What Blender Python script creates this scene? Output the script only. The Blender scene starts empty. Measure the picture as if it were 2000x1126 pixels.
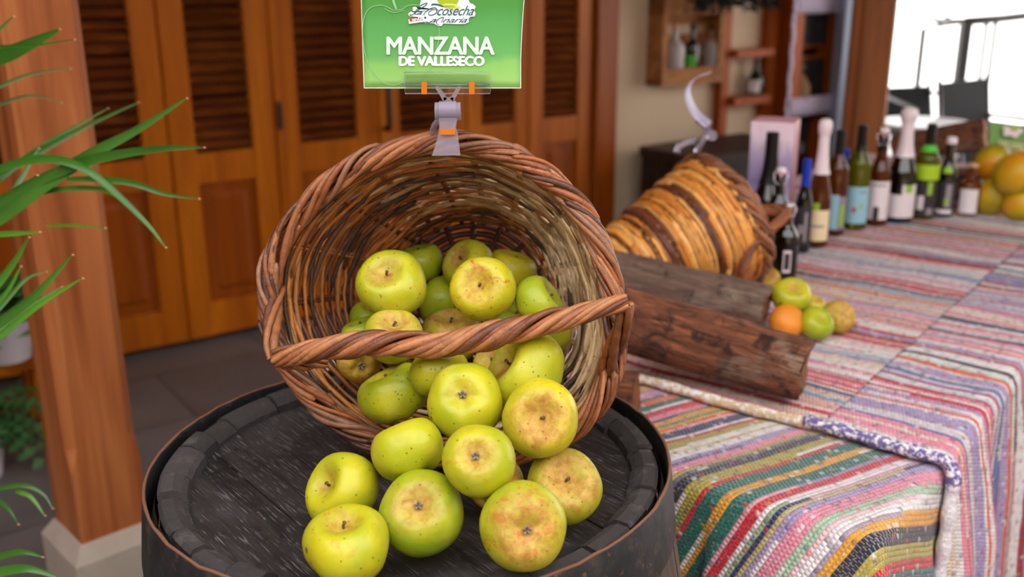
import bpy, math, random
import numpy as np
from mathutils import Vector, Matrix

rng = random.Random(7)
PI = math.pi
COL = bpy.context.scene.collection
scene = bpy.context.scene

# ------------------------------------------------------------------ camera
F = 1944.0
H = 1.41
_d = np.array([32.0, 6237.0, F]); _d /= np.linalg.norm(_d)
_up = -_d
_fw = np.array([0, 0, 1.0]); _fw = _fw - _up * (_fw @ _up); _fw /= np.linalg.norm(_fw)
_rt = np.cross(_fw, _up)
RC = np.array([_rt, _fw, _up])
CAM = np.array([0, 0, H])


def ray(x, y): return RC @ np.array([(x - 1000) / F, (y - 563) / F, 1.0])
def atz(x, y, z):
    r = ray(x, y); return CAM + r * ((z - H) / r[2])
def atd(x, y, Z): return CAM + ray(x, y) * Z
def proj(p):
    c = RC.T @ (np.asarray(p) - CAM)
    return np.array([1000 + F * c[0] / c[2], 563 + F * c[1] / c[2], c[2]])
def nrm(v):
    v = np.asarray(v, float); return v / np.linalg.norm(v)
def A3(*v): return np.array(v, float)

cam = bpy.data.cameras.new('camera')
cam_o = bpy.data.objects.new('camera', cam)
COL.objects.link(cam_o)
m = Matrix.Identity(4)
for i in range(3):
    m[i][0] = RC[i][0]; m[i][1] = -RC[i][1]; m[i][2] = -RC[i][2]; m[i][3] = CAM[i]
cam_o.matrix_world = m
cam.sensor_width = 36; cam.lens = 36 * F / 2000
cam.clip_start = 0.02; cam.clip_end = 300
cam.dof.use_dof = True
cam.dof.focus_distance = 1.03
cam.dof.aperture_fstop = 4.0
scene.camera = cam_o

# ------------------------------------------------------------------ helpers
class MB:
    def __init__(s): s.v = []; s.f = []; s.c = []; s.uv = []; s.col = (1, 1, 1)
    def add(s, vs, fs, col=None, uv=None):
        b = len(s.v)
        col = s.col if col is None else col
        s.v.extend([tuple(map(float, p)) for p in vs]); s.f.extend([tuple(b + i for i in f) for f in fs])
        if len(col) and isinstance(col[0], (tuple, list, np.ndarray)): s.c.extend([tuple(c) for c in col])
        else: s.c.extend([tuple(col)] * len(vs))
        s.uv.extend(uv if uv is not None else [(0, 0)] * len(vs))
        return s
    def obox(s, o, ax, ay, az, col=None):
        o, ax, ay, az = [np.asarray(q, float) for q in (o, ax, ay, az)]
        vs = [o + ax * i + ay * j + az * k for k in (0, 1) for j in (0, 1) for i in (0, 1)]
        fs = [(0, 2, 3, 1), (4, 5, 7, 6), (0, 1, 5, 4), (2, 6, 7, 3), (0, 4, 6, 2), (1, 3, 7, 5)]
        if np.dot(np.cross(ax, ay), az) < 0: fs = [f[::-1] for f in fs]
        return s.add(vs, fs, col)
    def box(s, lo, hi, col=None):
        lo = A3(*lo); hi = A3(*hi); d = hi - lo
        return s.obox(lo, (d[0], 0, 0), (0, d[1], 0), (0, 0, d[2]), col)
    def bbox(s, o, ax, ay, az, b, col=None):          # box with chamfered long edges along az
        o, ax, ay, az = [np.asarray(q, float) for q in (o, ax, ay, az)]
        lx, ly = np.linalg.norm(ax), np.linalg.norm(ay); ux, uy = ax / lx, ay / ly
        ring = [(b, 0), (lx - b, 0), (lx, b), (lx, ly - b), (lx - b, ly), (b, ly), (0, ly - b), (0, b)]
        vs = [o + ux * p + uy * q for p, q in ring] + [o + az + ux * p + uy * q for p, q in ring]
        fs = [(i, (i + 1) % 8, 8 + (i + 1) % 8, 8 + i) for i in range(8)] + [tuple(range(7, -1, -1)), tuple(range(8, 16))]
        if np.dot(np.cross(ax, ay), az) < 0: fs = [f[::-1] for f in fs]
        return s.add(vs, fs, col)
    def tube(s, pts, r, n=6, col=None, closed=False, caps=True, flat=1.0, nrmhint=None):
        P = np.asarray(pts, float); m_ = len(P)
        R = np.full(m_, r, float) if np.isscalar(r) else np.asarray(r, float)
        if closed: T = np.roll(P, -1, 0) - np.roll(P, 1, 0)
        else:
            T = np.empty_like(P); T[1:-1] = P[2:] - P[:-2]; T[0] = P[1] - P[0]; T[-1] = P[-1] - P[-2]
        T /= np.maximum(np.linalg.norm(T, axis=1)[:, None], 1e-12)
        N = np.empty_like(P)
        a = A3(0, 0, 1) if abs(T[0][2]) < .9 else A3(1, 0, 0)
        if nrmhint is not None: a = np.asarray(nrmhint, float)
        n0 = a - T[0] * (a @ T[0]); N[0] = n0 / np.linalg.norm(n0)
        for i in range(1, m_):
            q = N[i - 1] - T[i] * (N[i - 1] @ T[i]); N[i] = q / max(np.linalg.norm(q), 1e-9)
        B = np.cross(T, N)
        th = np.arange(n) * 2 * PI / n
        V = (P[:, None, :] + R[:, None, None] * (np.cos(th)[None, :, None] * N[:, None, :] + flat * np.sin(th)[None, :, None] * B[:, None, :])).reshape(-1, 3)
        fs = []
        for i in range(m_ if closed else m_ - 1):
            j = (i + 1) % m_
            for k in range(n):
                k2 = (k + 1) % n
                fs.append((i * n + k, i * n + k2, j * n + k2, j * n + k))
        if caps and not closed:
            fs.append(tuple(range(n - 1, -1, -1))); fs.append(tuple((m_ - 1) * n + k for k in range(n)))
        return s.add(V, fs, col)
    def lathe(s, o, prof, n=24, X=(1, 0, 0), Y=(0, 1, 0), Z=(0, 0, 1), col=None, th0=0, th1=2 * PI, jit=None):
        o = np.asarray(o, float); X, Y, Z = [np.asarray(q, float) for q in (X, Y, Z)]
        full = abs(th1 - th0 - 2 * PI) < 1e-6
        k = n if full else n + 1
        vs = []
        for (r, z) in prof:
            for i in range(k):
                t = th0 + (th1 - th0) * i / n
                vs.append(o + X * r * math.cos(t) + Y * r * math.sin(t) + Z * z)
        fs = []
        for a in range(len(prof) - 1):
            for i in range(n):
                j = (i + 1) % k
                fs.append((a * k + i, a * k + j, (a + 1) * k + j, (a + 1) * k + i))
        if full:
            if prof[0][0] > 1e-5: fs.append(tuple(range(k - 1, -1, -1)))
            if prof[-1][0] > 1e-5: fs.append(tuple((len(prof) - 1) * k + i for i in range(k)))
        return s.add(vs, fs, col)
    def grid(s, fn, nu, nv, col=None, uvf=None):
        vs = [fn(i / nu, j / nv) for j in range(nv + 1) for i in range(nu + 1)]
        uv = [uvf(i / nu, j / nv) for j in range(nv + 1) for i in range(nu + 1)] if uvf else None
        fs = [(j * (nu + 1) + i, j * (nu + 1) + i + 1, (j + 1) * (nu + 1) + i + 1, (j + 1) * (nu + 1) + i) for j in range(nv) for i in range(nu)]
        return s.add(vs, fs, col, uv)
    def poly(s, pts, col=None): return s.add(pts, [tuple(range(len(pts)))], col)
    def build(s, name, mat, parent=None, smooth=True, origin=None, angle=None):
        me = bpy.data.meshes.new(name)
        if origin is None: origin = np.array(parent.location) if parent is not None else (np.array([(min(p[0] for p in s.v) + max(p[0] for p in s.v)) / 2, (min(p[1] for p in s.v) + max(p[1] for p in s.v)) / 2, min(p[2] for p in s.v)]))
        vs = np.array(s.v) - origin
        me.from_pydata([tuple(p) for p in vs], [], s.f)
        ca = me.color_attributes.new('Col', 'FLOAT_COLOR', 'POINT')
        buf = np.ones((len(s.v), 4), np.float32); buf[:, :3] = np.array(s.c, np.float32)
        ca.data.foreach_set('color', buf.ravel())
        ul = me.uv_layers.new(name='UVMap')
        idx = np.empty(len(me.loops), np.int32); me.loops.foreach_get('vertex_index', idx)
        ul.data.foreach_set('uv', np.array(s.uv, np.float32)[idx].ravel())
        me.materials.append(mat)
        if smooth: me.polygons.foreach_set('use_smooth', [True] * len(me.polygons))
        me.update(); me.validate()
        o = bpy.data.objects.new(name, me); COL.objects.link(o)
        if parent is not None:
            o.parent = parent
            if parent.type == 'EMPTY' or parent.parent is None: pass
        else: o.location = Vector(origin)
        if smooth and angle:
            try: me.set_sharp_from_angle(angle=math.radians(angle))
            except Exception: pass
        return o


def sub(child_mb, name, mat, part, root, smooth=True):        # sub-part: parented to a part (parts sit at their root's origin)
    o = child_mb.build(name, mat, None, smooth, origin=np.array(root.location))
    o.parent = part; o.location = (0, 0, 0); return o


def tag(o, label=None, cat=None, group=None, kind=None):
    if label: o['label'] = label
    if cat: o['category'] = cat
    if group: o['group'] = group
    if kind: o['kind'] = kind
    return o


def thing(name, loc, label, cat, group=None):
    o = bpy.data.objects.new(name, None); COL.objects.link(o); o.location = Vector([float(q) for q in loc])
    o.empty_display_size = .02
    return tag(o, label, cat, group)


# ------------------------------------------------------------------ materials
class NT:
    def __init__(s, name):
        s.m = bpy.data.materials.new(name); s.m.use_nodes = True
        s.t = s.m.node_tree; s.b = s.t.nodes['Principled BSDF']; s.n = s.t.nodes; s.l = s.t.links
    def new(s, t, **k):
        n = s.n.new(t)
        for a, b in k.items(): setattr(n, a, b)
        return n
    def put(s, sock, val):
        if val is None: return
        if isinstance(val, bpy.types.NodeSocket): s.l.new(val, sock)
        elif isinstance(val, (tuple, list)) and sock.type == 'RGBA' and len(val) == 3: sock.default_value = (*val, 1)
        else: sock.default_value = val
    def math(s, op, a, b=None, c=None, clamp=False):
        n = s.new('ShaderNodeMath', operation=op, use_clamp=clamp)
        s.put(n.inputs[0], a); s.put(n.inputs[1], b)
        if c is not None: s.put(n.inputs[2], c)
        return n.outputs[0]
    def mix(s, f, a, b, mode='MIX'):
        n = s.new('ShaderNodeMix', data_type='RGBA', blend_type=mode)
        s.put(n.inputs[0], f); s.put(n.inputs[6], a); s.put(n.inputs[7], b); return n.outputs[2]
    def mapr(s, v, a, b, c=0., d=1., smooth=True):
        n = s.new('ShaderNodeMapRange', interpolation_type='SMOOTHSTEP' if smooth else 'LINEAR')
        for i, q in enumerate((v, a, b, c, d)): s.put(n.inputs[i], q)
        return n.outputs[0]
    def coord(s, kind='Object', scale=(1, 1, 1), rot=(0, 0, 0), loc=(0, 0, 0)):
        tc = s.new('ShaderNodeTexCoord'); mp = s.new('ShaderNodeMapping')
        s.l.new(tc.outputs[kind], mp.inputs[0]); mp.inputs['Scale'].default_value = scale; mp.inputs['Rotation'].default_value = rot; mp.inputs['Location'].default_value = loc
        return mp.outputs[0]
    def noise(s, vec, scale=5., detail=3., rough=.5, dist=0., w=None, out=0):
        n = s.new('ShaderNodeTexNoise')
        if w is not None: n.noise_dimensions = '4D'; s.put(n.inputs['W'], w)
        s.put(n.inputs['Vector'], vec); s.put(n.inputs['Scale'], scale); n.inputs['Detail'].default_value = detail; n.inputs['Roughness'].default_value = rough; n.inputs['Distortion'].default_value = dist
        return n.outputs[out]
    def ramp(s, v, stops, interp='LINEAR'):
        n = s.new('ShaderNodeValToRGB'); r = n.color_ramp; r.interpolation = interp
        s.put(n.inputs[0], v)
        while len(r.elements) < len(stops): r.elements.new(0.5)
        for e, (p, c) in zip(r.elements, stops): e.position = p; e.color = (*c, 1) if len(c) == 3 else c
        return n.outputs[0]
    def bump(s, h, dist=.002, strength=1., normal=None):
        n = s.new('ShaderNodeBump'); n.inputs['Strength'].default_value = strength; n.inputs['Distance'].default_value = dist
        s.put(n.inputs['Height'], h)
        if normal: s.put(n.inputs['Normal'], normal)
        s.put(s.b.inputs['Normal'], n.outputs[0]); return n.outputs[0]
    def col(s): n = s.new('ShaderNodeVertexColor', layer_name='Col'); return n.outputs[0]
    def objrand(s): n = s.new('ShaderNodeObjectInfo'); return n.outputs['Random']
    def attr(s, name, typ='OBJECT', out='Fac'): n = s.new('ShaderNodeAttribute', attribute_type=typ, attribute_name=name); return n.outputs[out]
    def set(s, **k):
        names = dict(base='Base Color', rough='Roughness', metal='Metallic', trans='Transmission Weight', ior='IOR', coat='Coat Weight', spec='Specular IOR Level', sheen='Sheen Weight', alpha='Alpha', emit='Emission Color', estr='Emission Strength', sss='Subsurface Weight')
        for a, v in k.items(): s.put(s.b.inputs[names[a]], v)
        return s


def srgb(r, g, b):
    f = lambda c: ((c / 255 + .055) / 1.055) ** 2.4 if c > 10 else c / 255 / 12.92
    return (f(r), f(g), f(b))


def plain(name, c, rough=.5, **k):
    t = NT(name); t.set(base=c, rough=rough, **k); return t.m


def wood(name, c1, c2, c3, axis=2, scale=1., rough=.45, bump=.0006, coat=0., streak=14):
    t = NT(name); sc = [streak * scale] * 3; sc[axis] = .9 * scale
    co = t.coord('Object', tuple(sc)); r = t.objrand()
    n1 = t.noise(co, 1.3, 4, .55, .9, w=t.math('MULTIPLY', r, 9)); sc2 = [90 * scale] * 3; sc2[axis] = 3 * scale
    n2 = t.noise(t.coord('Object', tuple(sc2)), 1.2, 3, .6, .2)
    c = t.ramp(n1, [(.28, c1), (.5, c2), (.72, c3)])
    c = t.mix(t.mapr(n2, .5, .75, 0, .45), c, tuple(q * .55 for q in c2))
    t.set(base=c, rough=rough, coat=coat, spec=.22); t.bump(t.math('ADD', n1, t.math('MULTIPLY', n2, .6)), bump)
    return t.m


M = {}
M['post'] = wood('oiled post wood', srgb(128, 64, 30), srgb(160, 90, 48), srgb(186, 116, 68), scale=.8, rough=.5)
M['post_dark'] = wood('brown frame wood', srgb(110, 62, 34), srgb(150, 90, 52), srgb(170, 104, 62), scale=.8)
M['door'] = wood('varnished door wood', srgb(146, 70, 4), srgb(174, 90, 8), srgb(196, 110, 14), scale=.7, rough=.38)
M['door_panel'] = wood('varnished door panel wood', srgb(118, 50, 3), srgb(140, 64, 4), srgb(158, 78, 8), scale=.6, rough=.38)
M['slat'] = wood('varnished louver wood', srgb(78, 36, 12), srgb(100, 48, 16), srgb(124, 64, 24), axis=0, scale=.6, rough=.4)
M['shelfwood'] = wood('orange shelf wood', srgb(134, 58, 12), srgb(158, 72, 16), srgb(172, 84, 24), rough=.5)
M['pallet'] = wood('rough crate wood', srgb(128, 82, 48), srgb(160, 104, 60), srgb(180, 124, 76), axis=0, rough=.7)
M['chest'] = wood('dark chest wood', srgb(44, 32, 26), srgb(58, 42, 34), srgb(70, 52, 42), axis=0, rough=.5)
M['tablewood'] = wood('plain table wood', srgb(110, 80, 50), srgb(140, 100, 66), srgb(160, 120, 80), axis=0)

# ------------------------------------------------------------------ setting
az = math.atan2(2900, math.hypot(F, 606))
DV = A3(math.sin(az), math.cos(az), 0)
NV = A3(DV[1], -DV[0], 0)                     # out of the wall, towards the camera side
P0 = atz(383, 675, 0)
def cab(s, n, z): return P0 + DV * s + NV * n + A3(0, 0, z)
def cabs(x, y, n=0.):
    r = ray(x, y); t = ((P0 + NV * n - CAM) @ NV) / (r @ NV); p = CAM + r * t
    return float((p - P0) @ DV), float(p[2])

# floor
t = NT('stone slab floor')
co = t.coord('Object', (1, 1, 1), (0, 0, -(PI / 2 - az)))
br = t.new('ShaderNodeTexBrick'); t.l.new(co, br.inputs['Vector'])
br.inputs['Scale'].default_value = 1.0; br.inputs['Brick Width'].default_value = .9; br.inputs['Row Height'].default_value = .45
br.inputs['Mortar Size'].default_value = .006; br.inputs['Mortar Smooth'].default_value = .4
br.inputs['Color1'].default_value = (*srgb(112, 104, 104), 1); br.inputs['Color2'].default_value = (*srgb(94, 88, 88), 1); br.inputs['Mortar'].default_value = (*srgb(58, 54, 54), 1)
nn = t.noise(t.coord('Object'), 6, 6, .65)
c = t.mix(t.mapr(nn, .35, .7, 0, .5), br.outputs[0], srgb(128, 116, 112))
t.set(base=c, rough=t.mapr(nn, .3, .7, .35, .6)); t.bump(t.math('ADD', nn, br.outputs['Fac']), .002)
M['floor'] = t.m
fl = MB(); fl.box((-6, -7, -.05), (5, 9, 0))
tag(fl.build('floor', M['floor'], smooth=False, origin=A3(0, 0, 0)), kind='structure')

t = NT('pale paving outside'); t.set(base=t.mix(t.noise(t.coord('Object'), 2, 4), srgb(196, 194, 192), srgb(210, 210, 210)), rough=.8); M['paving'] = t.m
g = MB().add([(-60, -60, -.06), (90, -60, -.06), (90, 120, -.06), (-60, 120, -.06)], [(0, 1, 2, 3)])
tag(g.build('ground', M['paving'], smooth=False, origin=A3(0, 0, -.06)), kind='structure')

M['plaster'] = (lambda t: (t.set(base=t.mix(t.noise(t.coord('Object'), 1.5, 4), srgb(202, 176, 146), srgb(214, 190, 162)), rough=.85), t.bump(t.noise(t.coord('Object'), 60, 4), .001), t.m)[2])(NT('beige plaster'))
M['white'] = plain('dark stained ceiling boards', srgb(104, 76, 54), .8)  # dark colour picked to cut bounced light off the added boards
s_w0 = cabs(1205, 0)[0]
w = MB(); w.obox(cab(s_w0 - .05, -.30, 0), DV * 2.15, NV * .2, A3(0, 0, 2.8))
tag(w.build('wall_back', M['plaster'], smooth=False), kind='structure')
w = MB(); w.obox(cab(-3.2, -.25, 0), DV * (3.2 + s_w0), NV * .1, A3(0, 0, 2.8))
tag(w.build('wall_closet', M['door_panel'], smooth=False), kind='structure')
w = MB(); w.box((-6, -4.2, 0), (6, -4.0, 2.8)); tag(w.build('added_wall_front', M['plaster'], smooth=False), kind='structure')  # unseen wall added behind the camera; narrows the sky light, fills the basket
w = MB(); w.box((-4.9, -4.0, 0), (-4.7, 3.5, 2.8)); tag(w.build('added_wall_left', M['white'], smooth=False), kind='structure')  # added out-of-view wall that blocks ambient light from the left
w = MB(); w.box((5.0, -4.0, 0), (5.2, 3.2, 2.8)); tag(w.build('added_wall_right', M['plaster'], smooth=False), kind='structure')  # out-of-view wall added to hold back light from the right
w = MB(); w.box((-6, .9, 2.8), (5.3, 9, 2.9)); w.box((-6, -4.2, 2.8), (-2.6, .9, 2.9)); w.box((4.2, -4.2, 2.8), (5.3, .9, 2.9)); w.box((-2.6, -4.2, 2.8), (4.2, -2.6, 2.9))  # unseen roof, its opening shaped to drop soft sky light from behind
tag(w.build('added_ceiling', M['white'], smooth=False), kind='structure')

# ------------------------------------------------------------------ louvered doors
bounds = [cabs(-90, 300)[0], cabs(301, 0)[0], cabs(520, 0)[0], cabs(730, 0)[0], cabs(908, 0)[0], cabs(1033, 0)[0], cabs(1160, 0)[0]]
bounds[0] = bounds[1] - .43
bounds = [bounds[0] - .43] + bounds
dlabels = ['louvered wooden closet door at the far left, beyond the plant leaves',
           'louvered wooden closet door partly hidden behind the thick wooden post',
           'louvered wooden closet door between the post and the hinged pair',
           'louvered wooden closet door just left of the green sign',
           'louvered wooden closet door behind the green sign, with the dark upright handle',
           'narrow louvered wooden closet door behind the right half of the green sign',
           'rightmost narrow louvered closet door, next to the beige wall']
M['iron'] = plain('dark iron', srgb(48, 44, 44), .45, metal=.6)
ZT, ZB, LZ, RZ = 2.3, .03, .77, .65
for i in range(7):
    a, b = bounds[i] + .003, bounds[i + 1] - .003; wd = b - a; st = min(.1, wd * .23)
    root = thing('louvered_door', cab((a + b) / 2, 0, ZB), dlabels[i], 'door', 'louvered closet doors')
    fr = MB()
    for s0 in (a, b - st): fr.bbox(cab(s0, -.035, ZB), DV * st, NV * .035, A3(0, 0, ZT - ZB), .004)
    for z0, z1 in ((ZB, .17), (RZ, LZ), (ZT - .12, ZT)): fr.obox(cab(a + st, -.034, z0), DV * (wd - 2 * st), NV * .03, A3(0, 0, z1 - z0))
    fr.build('frame', M['door'], root, smooth=False)
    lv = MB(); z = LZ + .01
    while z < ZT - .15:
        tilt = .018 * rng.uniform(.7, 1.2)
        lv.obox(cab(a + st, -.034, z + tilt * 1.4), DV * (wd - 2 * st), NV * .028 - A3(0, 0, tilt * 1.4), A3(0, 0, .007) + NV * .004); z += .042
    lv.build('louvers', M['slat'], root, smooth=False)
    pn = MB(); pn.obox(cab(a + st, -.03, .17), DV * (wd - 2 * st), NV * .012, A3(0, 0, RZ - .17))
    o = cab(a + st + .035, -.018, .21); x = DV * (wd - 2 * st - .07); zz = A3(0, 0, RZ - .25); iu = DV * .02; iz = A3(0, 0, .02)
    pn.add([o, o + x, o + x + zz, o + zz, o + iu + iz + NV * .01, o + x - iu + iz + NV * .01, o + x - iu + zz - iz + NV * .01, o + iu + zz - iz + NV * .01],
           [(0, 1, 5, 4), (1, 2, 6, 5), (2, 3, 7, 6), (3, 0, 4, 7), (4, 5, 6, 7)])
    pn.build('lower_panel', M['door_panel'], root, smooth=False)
    if i == 4:
        hd = MB(); s0, z0 = cabs(752, 250); hd.tube([cab(s0, .0, z0), cab(s0, .04, z0), cab(s0, .045, z0 + .03), cab(s0, .045, z0 + .19), cab(s0, .04, z0 + .22), cab(s0, 0, z0 + .22)], .011, 8)
        tag(hd.build('handle', M['iron'], root), 'dark iron pull handle')
    if i == 3:
        hd = MB(); s0, z0 = cabs(538, 254); hd.obox(cab(a + .006, 0, z0), DV * .018, NV * .008, A3(0, 0, .11)); hd.build('hinge', M['iron'], root, smooth=False)
b = bounds[-1]
fr = MB(); fr.bbox(cab(b + .003, -.06, 0), DV * (s_w0 - b - .003), NV * .09, A3(0, 0, 2.6), .01)
tag(fr.build('trim_1', M['door_panel'], smooth=False), kind='structure')
fr = MB(); fr.obox(cab(bounds[0], -.2, .0), DV * (bounds[-1] - bounds[0]), NV * .14, A3(0, 0, .028))
tag(fr.build('baseboard_back', M['chest'], smooth=False), kind='structure')

# ------------------------------------------------------------------ post on stone base
ZP = .25
c0 = atz(160, 1063, ZP)
wx = nrm(atz(275, 1020, ZP) - c0); wy = A3(-wx[1], wx[0], 0)
PW = .148
root = thing('wooden_post', (*(c0 + wx * PW / 2 + wy * PW / 2)[:2], 0), 'thick square wooden post with chamfered corners on a pale stone block', 'post')
p = MB(); p.obox(c0, wx * PW, wy * PW, A3(0, 0, .16))
b_ = .02
ring0 = [(0, 0), (0, 0), (PW, 0), (PW, 0), (PW, PW), (PW, PW), (0, PW), (0, PW)]
ring1 = [(b_, 0), (PW - b_, 0), (PW, b_), (PW, PW - b_), (PW - b_, PW), (b_, PW), (0, PW - b_), (0, b_)]
ring0 = [(0, 0), (PW, 0), (PW, 0), (PW, PW), (PW, PW), (0, PW), (0, PW), (0, 0)]
V = [c0 + wx * q + wy * r + A3(0, 0, .16) for q, r in ring0] + [c0 + wx * q + wy * r + A3(0, 0, .22) for q, r in ring1] + [c0 + wx * q + wy * r + A3(0, 0, 2.54) for q, r in ring1]
p.add(V, [(i, (i + 1) % 8, 8 + (i + 1) % 8, 8 + i) for i in range(8)] + [(8 + i, 8 + (i + 1) % 8, 16 + (i + 1) % 8, 16 + i) for i in range(8)] + [tuple(range(16, 24))])
p.build('shaft', M['post'], root, smooth=False)
t = NT('pale stone block'); n_ = t.noise(t.coord('Object'), 14, 5, .6); t.set(base=t.mix(n_, srgb(196, 182, 168), srgb(160, 146, 134)), rough=.8); t.bump(n_, .004); M['stone'] = t.m
q = .028; bs = MB(); bw = PW + 2 * q
o = c0 - wx * q - wy * q
bc = .022
r0 = [(0, 0), (bw, 0), (bw, bw), (0, bw)]
V = [A3(o[0], o[1], 0) + wx * a + wy * b for a, b in r0] + [A3(o[0], o[1], ZP - .035) + wx * a + wy * b for a, b in r0] + [A3(o[0], o[1], ZP) + wx * min(max(a, bc), bw - bc) + wy * min(max(b, bc), bw - bc) for a, b in r0]
bs.add(V, [(0, 1, 5, 4), (1, 2, 6, 5), (2, 3, 7, 6), (3, 0, 4, 7), (4, 5, 9, 8), (5, 6, 10, 9), (6, 7, 11, 10), (7, 4, 8, 11), (8, 9, 10, 11)])
bs.build('stone_base', M['stone'], root, smooth=False)

# ------------------------------------------------------------------ barrel
BC = A3(-.113, 1.023, 0); BR = .290
t = NT('barrel side staves'); n1 = t.noise(t.coord('Object', (20, 20, 2)), 1.5, 5, .6); t.set(base=t.ramp(n1, [(.3, srgb(44, 36, 32)), (.6, srgb(92, 72, 56)), (.8, srgb(120, 96, 74))]), rough=.75); t.bump(n1, .003); M['stave'] = t.m
t = NT('worn black hoop steel'); n1 = t.noise(t.coord('Object'), 22, 6, .65); n2 = t.noise(t.coord('Object'), 90, 4, .6)
hc = t.ramp(n1, [(.35, srgb(26, 28, 30)), (.55, srgb(42, 44, 46)), (.72, srgb(74, 66, 60))]); t.set(base=t.mix(t.mapr(n2, .58, .72), hc, srgb(104, 72, 54)), rough=.5, metal=.35); t.bump(n1, .0015); M['hoop'] = t.m
M['rust'] = plain('rusty hoop edge', srgb(112, 74, 54), .8)
t = NT('blackened stave ends'); n1 = t.noise(t.coord('Object'), 40, 6, .7); t.set(base=t.mix(t.mapr(n1, .5, .75, 0, .7), t.col(), srgb(96, 88, 82)), rough=.8); t.bump(n1, .004); M['chime'] = t.m

pl1, pl2 = atz(407, 863, .882), atz(600, 1025, .882); pd = nrm(pl2 - pl1); pang = math.atan2(pd[1], pd[0])
t = NT('blackened oak barrel head')
co = t.coord('Object', (1, 1, 1), (0, 0, -pang))
sx = t.new('ShaderNodeSeparateXYZ'); t.l.new(co, sx.inputs[0])
def sc3(t, vec, s):
    n = t.new('ShaderNodeVectorMath', operation='MULTIPLY'); t.put(n.inputs[0], vec); n.inputs[1].default_value = s; return n.outputs[0]
streak = t.noise(sc3(t, co, (30, 520, 1)), 1, 3, .6, .15)
brk = t.noise(sc3(t, co, (45, 45, 1)), 1, 3, .6)
big = t.noise(co, 7, 5, .6, .3)
pores = t.math('MULTIPLY', t.mapr(streak, .52, .64), t.mapr(brk, .38, .62))
gr = t.noise(sc3(t, co, (4, 70, 1)), 1, 4, .6, .4)
c = t.ramp(gr, [(.3, srgb(27, 24, 24)), (.6, srgb(47, 43, 42)), (.8, srgb(70, 63, 60))])
c = t.mix(t.mapr(big, .5, .75, 0, .5), c, srgb(84, 76, 76))
spot = t.noise(co, 38, 5, .7, .3)
c = t.mix(t.mapr(spot, .58, .68, 0, .8), c, srgb(22, 20, 20))
c = t.mix(t.math('MULTIPLY', pores, .62), c, srgb(132, 126, 128))
c = t.mix(t.mapr(t.noise(co, 55, 4, .6), .70, .76), c, srgb(150, 112, 98))
t.set(base=c, rough=t.mapr(big, .3, .7, .38, .6), spec=.35)
t.bump(t.math('SUBTRACT', t.math('MULTIPLY', gr, 1.0), t.math('MULTIPLY', pores, .5)), .0022); M['head'] = t.m

root = thing('oak_barrel', (BC[0], BC[1], 0), 'old blackened oak barrel with iron hoops, standing on end under the tipped basket', 'barrel')
sd = MB(); NS = 26
prof = []
for k in range(13):
    z = .895 * k / 12; prof.append((BR - .012 + .055 * (1 - ((z - .45) / .45) ** 2), z))
for j in range(NS):
    t0, t1 = 2 * PI * j / NS + .006, 2 * PI * (j + 1) / NS - .006
    sd.lathe(BC, prof[:-1] + [(prof[-1][0], .885)], 3, th0=t0, th1=t1)
sd.build('staves', M['stave'], root, angle=None)
ch = MB()
tt = 0.1
while tt < 2 * PI + .05:
    dw = rng.uniform(.14, .30); t1 = min(tt + dw, 2 * PI + .1)
    h = .892 + rng.uniform(-.004, .005); ri = .245 + rng.uniform(-.003, .004); ro = BR - .014 + rng.uniform(-.002, .002)
    g = rng.uniform(.7, 1.25); cc = tuple(q * g for q in srgb(52, 46, 46))
    prof_ = [(ro - .002, h - .03), (ro, h - .004), (ro - .004, h), (ro - .016, h + .0005), (ri + .006, h - .005), (ri + .001, h - .010), (ri - .001, h - .026)]
    n = max(3, int(dw / .035)); ch.lathe(BC, prof_, n, th0=tt + .006, th1=t1 - .006, col=cc)
    for th in (tt + .004, t1 - .004):
        X = A3(math.cos(th), math.sin(th), 0); vs = [BC + X * r + A3(0, 0, z) for r, z in prof_]; ch.add(vs, [tuple(range(len(vs))) if th < t1 - .01 else tuple(range(len(vs) - 1, -1, -1))], cc)
    tt = t1
o_ = ch.build('stave_ends', M['chime'], root, smooth=False)
# head planks: strips clipped to a circle
hd = MB(); perp = A3(-pd[1], pd[0], 0); off0 = float((pl1 - BC) @ perp)
edges = [off0 + k * .118 for k in range(-4, 5)]
RH = .246
for e0, e1 in zip(edges[:-1], edges[1:]):
    a, b = max(e0 + .0006, -RH), min(e1 - .0006, RH)
    if b - a < .004: continue
    n = 14; up = []; dn = []
    for k in range(n + 1):
        y = a + (b - a) * k / n; xx = math.sqrt(max(RH * RH - y * y, 0)); up.append((xx, y)); dn.append((-xx, y))
    ring = up + dn[::-1]
    zt = .8735 + rng.uniform(-.0006, .0006)
    vs = [A3(BC[0], BC[1], zt) + pd * x + perp * y for x, y in ring] + [A3(BC[0], BC[1], zt - .02) + pd * x + perp * y for x, y in ring]
    N = len(ring)
    hd.add(vs, [tuple(range(N)), tuple(range(2 * N - 1, N - 1, -1))] + [(i, N + i, N + (i + 1) % N, (i + 1) % N) for i in range(N)])
hd.build('head', M['head'], root, smooth=False)
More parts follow.
